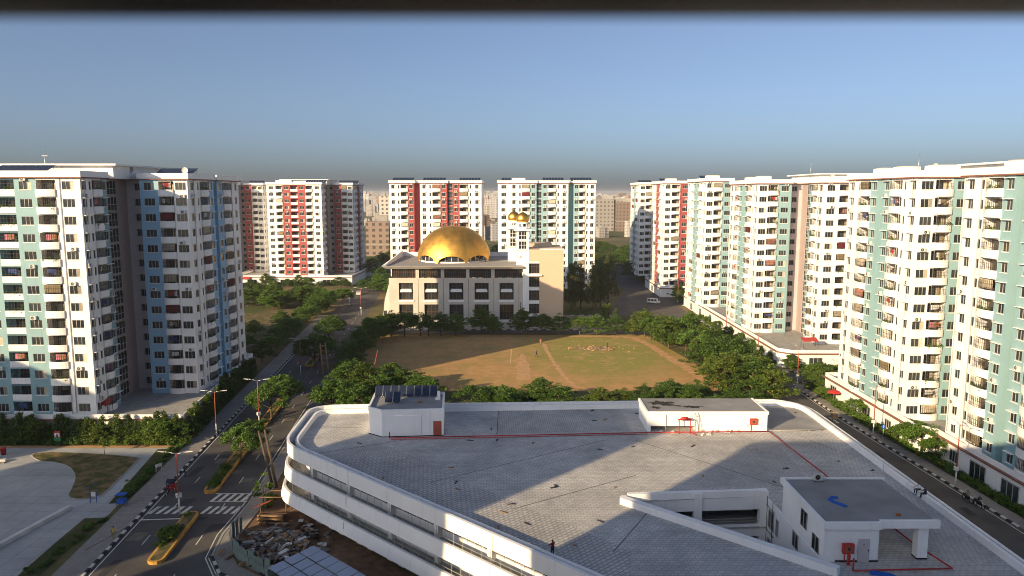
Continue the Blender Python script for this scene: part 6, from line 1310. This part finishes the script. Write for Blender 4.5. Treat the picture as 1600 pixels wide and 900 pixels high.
b.build('rubble_heap', None, label='heap of broken boards and rubble in the yard', cat='rubble', kind='stuff')
for i in range(14):
    b = MB('darkwood' if i % 3 else 'wood'); b.box(-1.6, 1.6, -.14, .14, 0, .1); b.box(-1.5, -1.3, -.2, .2, -.08, -.003); b.build('plank', None, loc=(-29.6 + .3 * ry.random(), 85.2 + .28 * (i % 6) * 1.0, .2 + .22 * (i // 3)), rz=ry.uniform(-.15, .15), label='dark plank in the timber stack beside the crossing', cat='plank', group='timber stack planks')
t = thing('timber_rack', (-29.8, 88.5, 0), 'rough wooden rack with red cloth above the timber stack', 'rack'); b = MB('wood'); [b.tube((x, y, 0), (x + .1, y, 2.6), .06) for x in (-1.6, 1.6) for y in (-1, 1)]; b.tube((-1.7, -1, 2.5), (1.8, -1, 2.5), .05); b.tube((-1.7, 1, 2.5), (1.8, 1, 2.5), .05); b.tube((-1.6, -1.2, 2.4), (-1.5, 1.2, 2.4), .05); b.tube((1.6, -1.2, 2.4), (1.7, 1.2, 2.4), .05); b.build('posts', t, loc=(0, 0, 0)); b = MB('redpole'); b.hexa([(-2.3, -1.6, 1.3), (-.2, -1.4, 2.1), (0, -.8, 2.1), (-2.2, -1, 1.3), (-2.3, -1.6, 1.36), (-.2, -1.4, 2.16), (0, -.8, 2.16), (-2.2, -1, 1.36)]); b.build('cloth', t, loc=(0, 0, 0))
# stones in the field
b = MB('rubble')
for i in range(240):
    x, y = ry.gauss(21, 3.4), ry.gauss(187.5, 1.5); s_ = ry.uniform(.1, .32); b.use(ry.choice(['soil', 'pitch', 'soil', 'pitch', 'rubble'])); b.obox((x, y), s_ * .8, s_ * .6, .03, .03 + s_ * .5, ry.uniform(0, 3))
b.build('stone_heap', None, label='scatter of broken stones on the field turf', cat='stones', kind='stuff')
# overhead cables along the left road
def cable(p, q, sag, lb):
    b = MB('iron'); P = [tuple(Vector(p).lerp(Vector(q), t / 10) - Vector((0, 0, sag * 4 * (t / 10) * (1 - t / 10)))) for t in range(11)]; b.path(P, .025, 4); b.build('cable', None, label=lb, cat='cable')
cable((-33.9, 97.6, 7.6), (-40.0, 154.4, 8.2), 1.2, 'sagging cable between the leaning poles and the pair of brown poles'); cable((-34.9, 98.0, 7.4), (-38, 62, 8.5), .9, 'sagging cable over the near carriageway by the crossing')
# ================================================================== HAZE: the dusty evening air
hz = bpy.data.materials.new('haze_air'); hz.use_nodes = True; hn = hz.node_tree.nodes; hn.clear()
vo = hn.new('ShaderNodeVolumePrincipled'); vo.inputs['Color'].default_value = (.86, .88, .95, 1); vo.inputs['Density'].default_value = 1.1e-4; vo.inputs['Anisotropy'].default_value = 0.0
ho = hn.new('ShaderNodeOutputMaterial'); hz.node_tree.links.new(vo.outputs[0], ho.inputs['Volume']); MATS['haze_air'] = hz
b = MB('haze_air'); b.box(-5200, 5200, -700, 9200, -1.0, 62); b.build('haze', kind='stuff', label='pale dusty evening haze over the town', cat='haze')
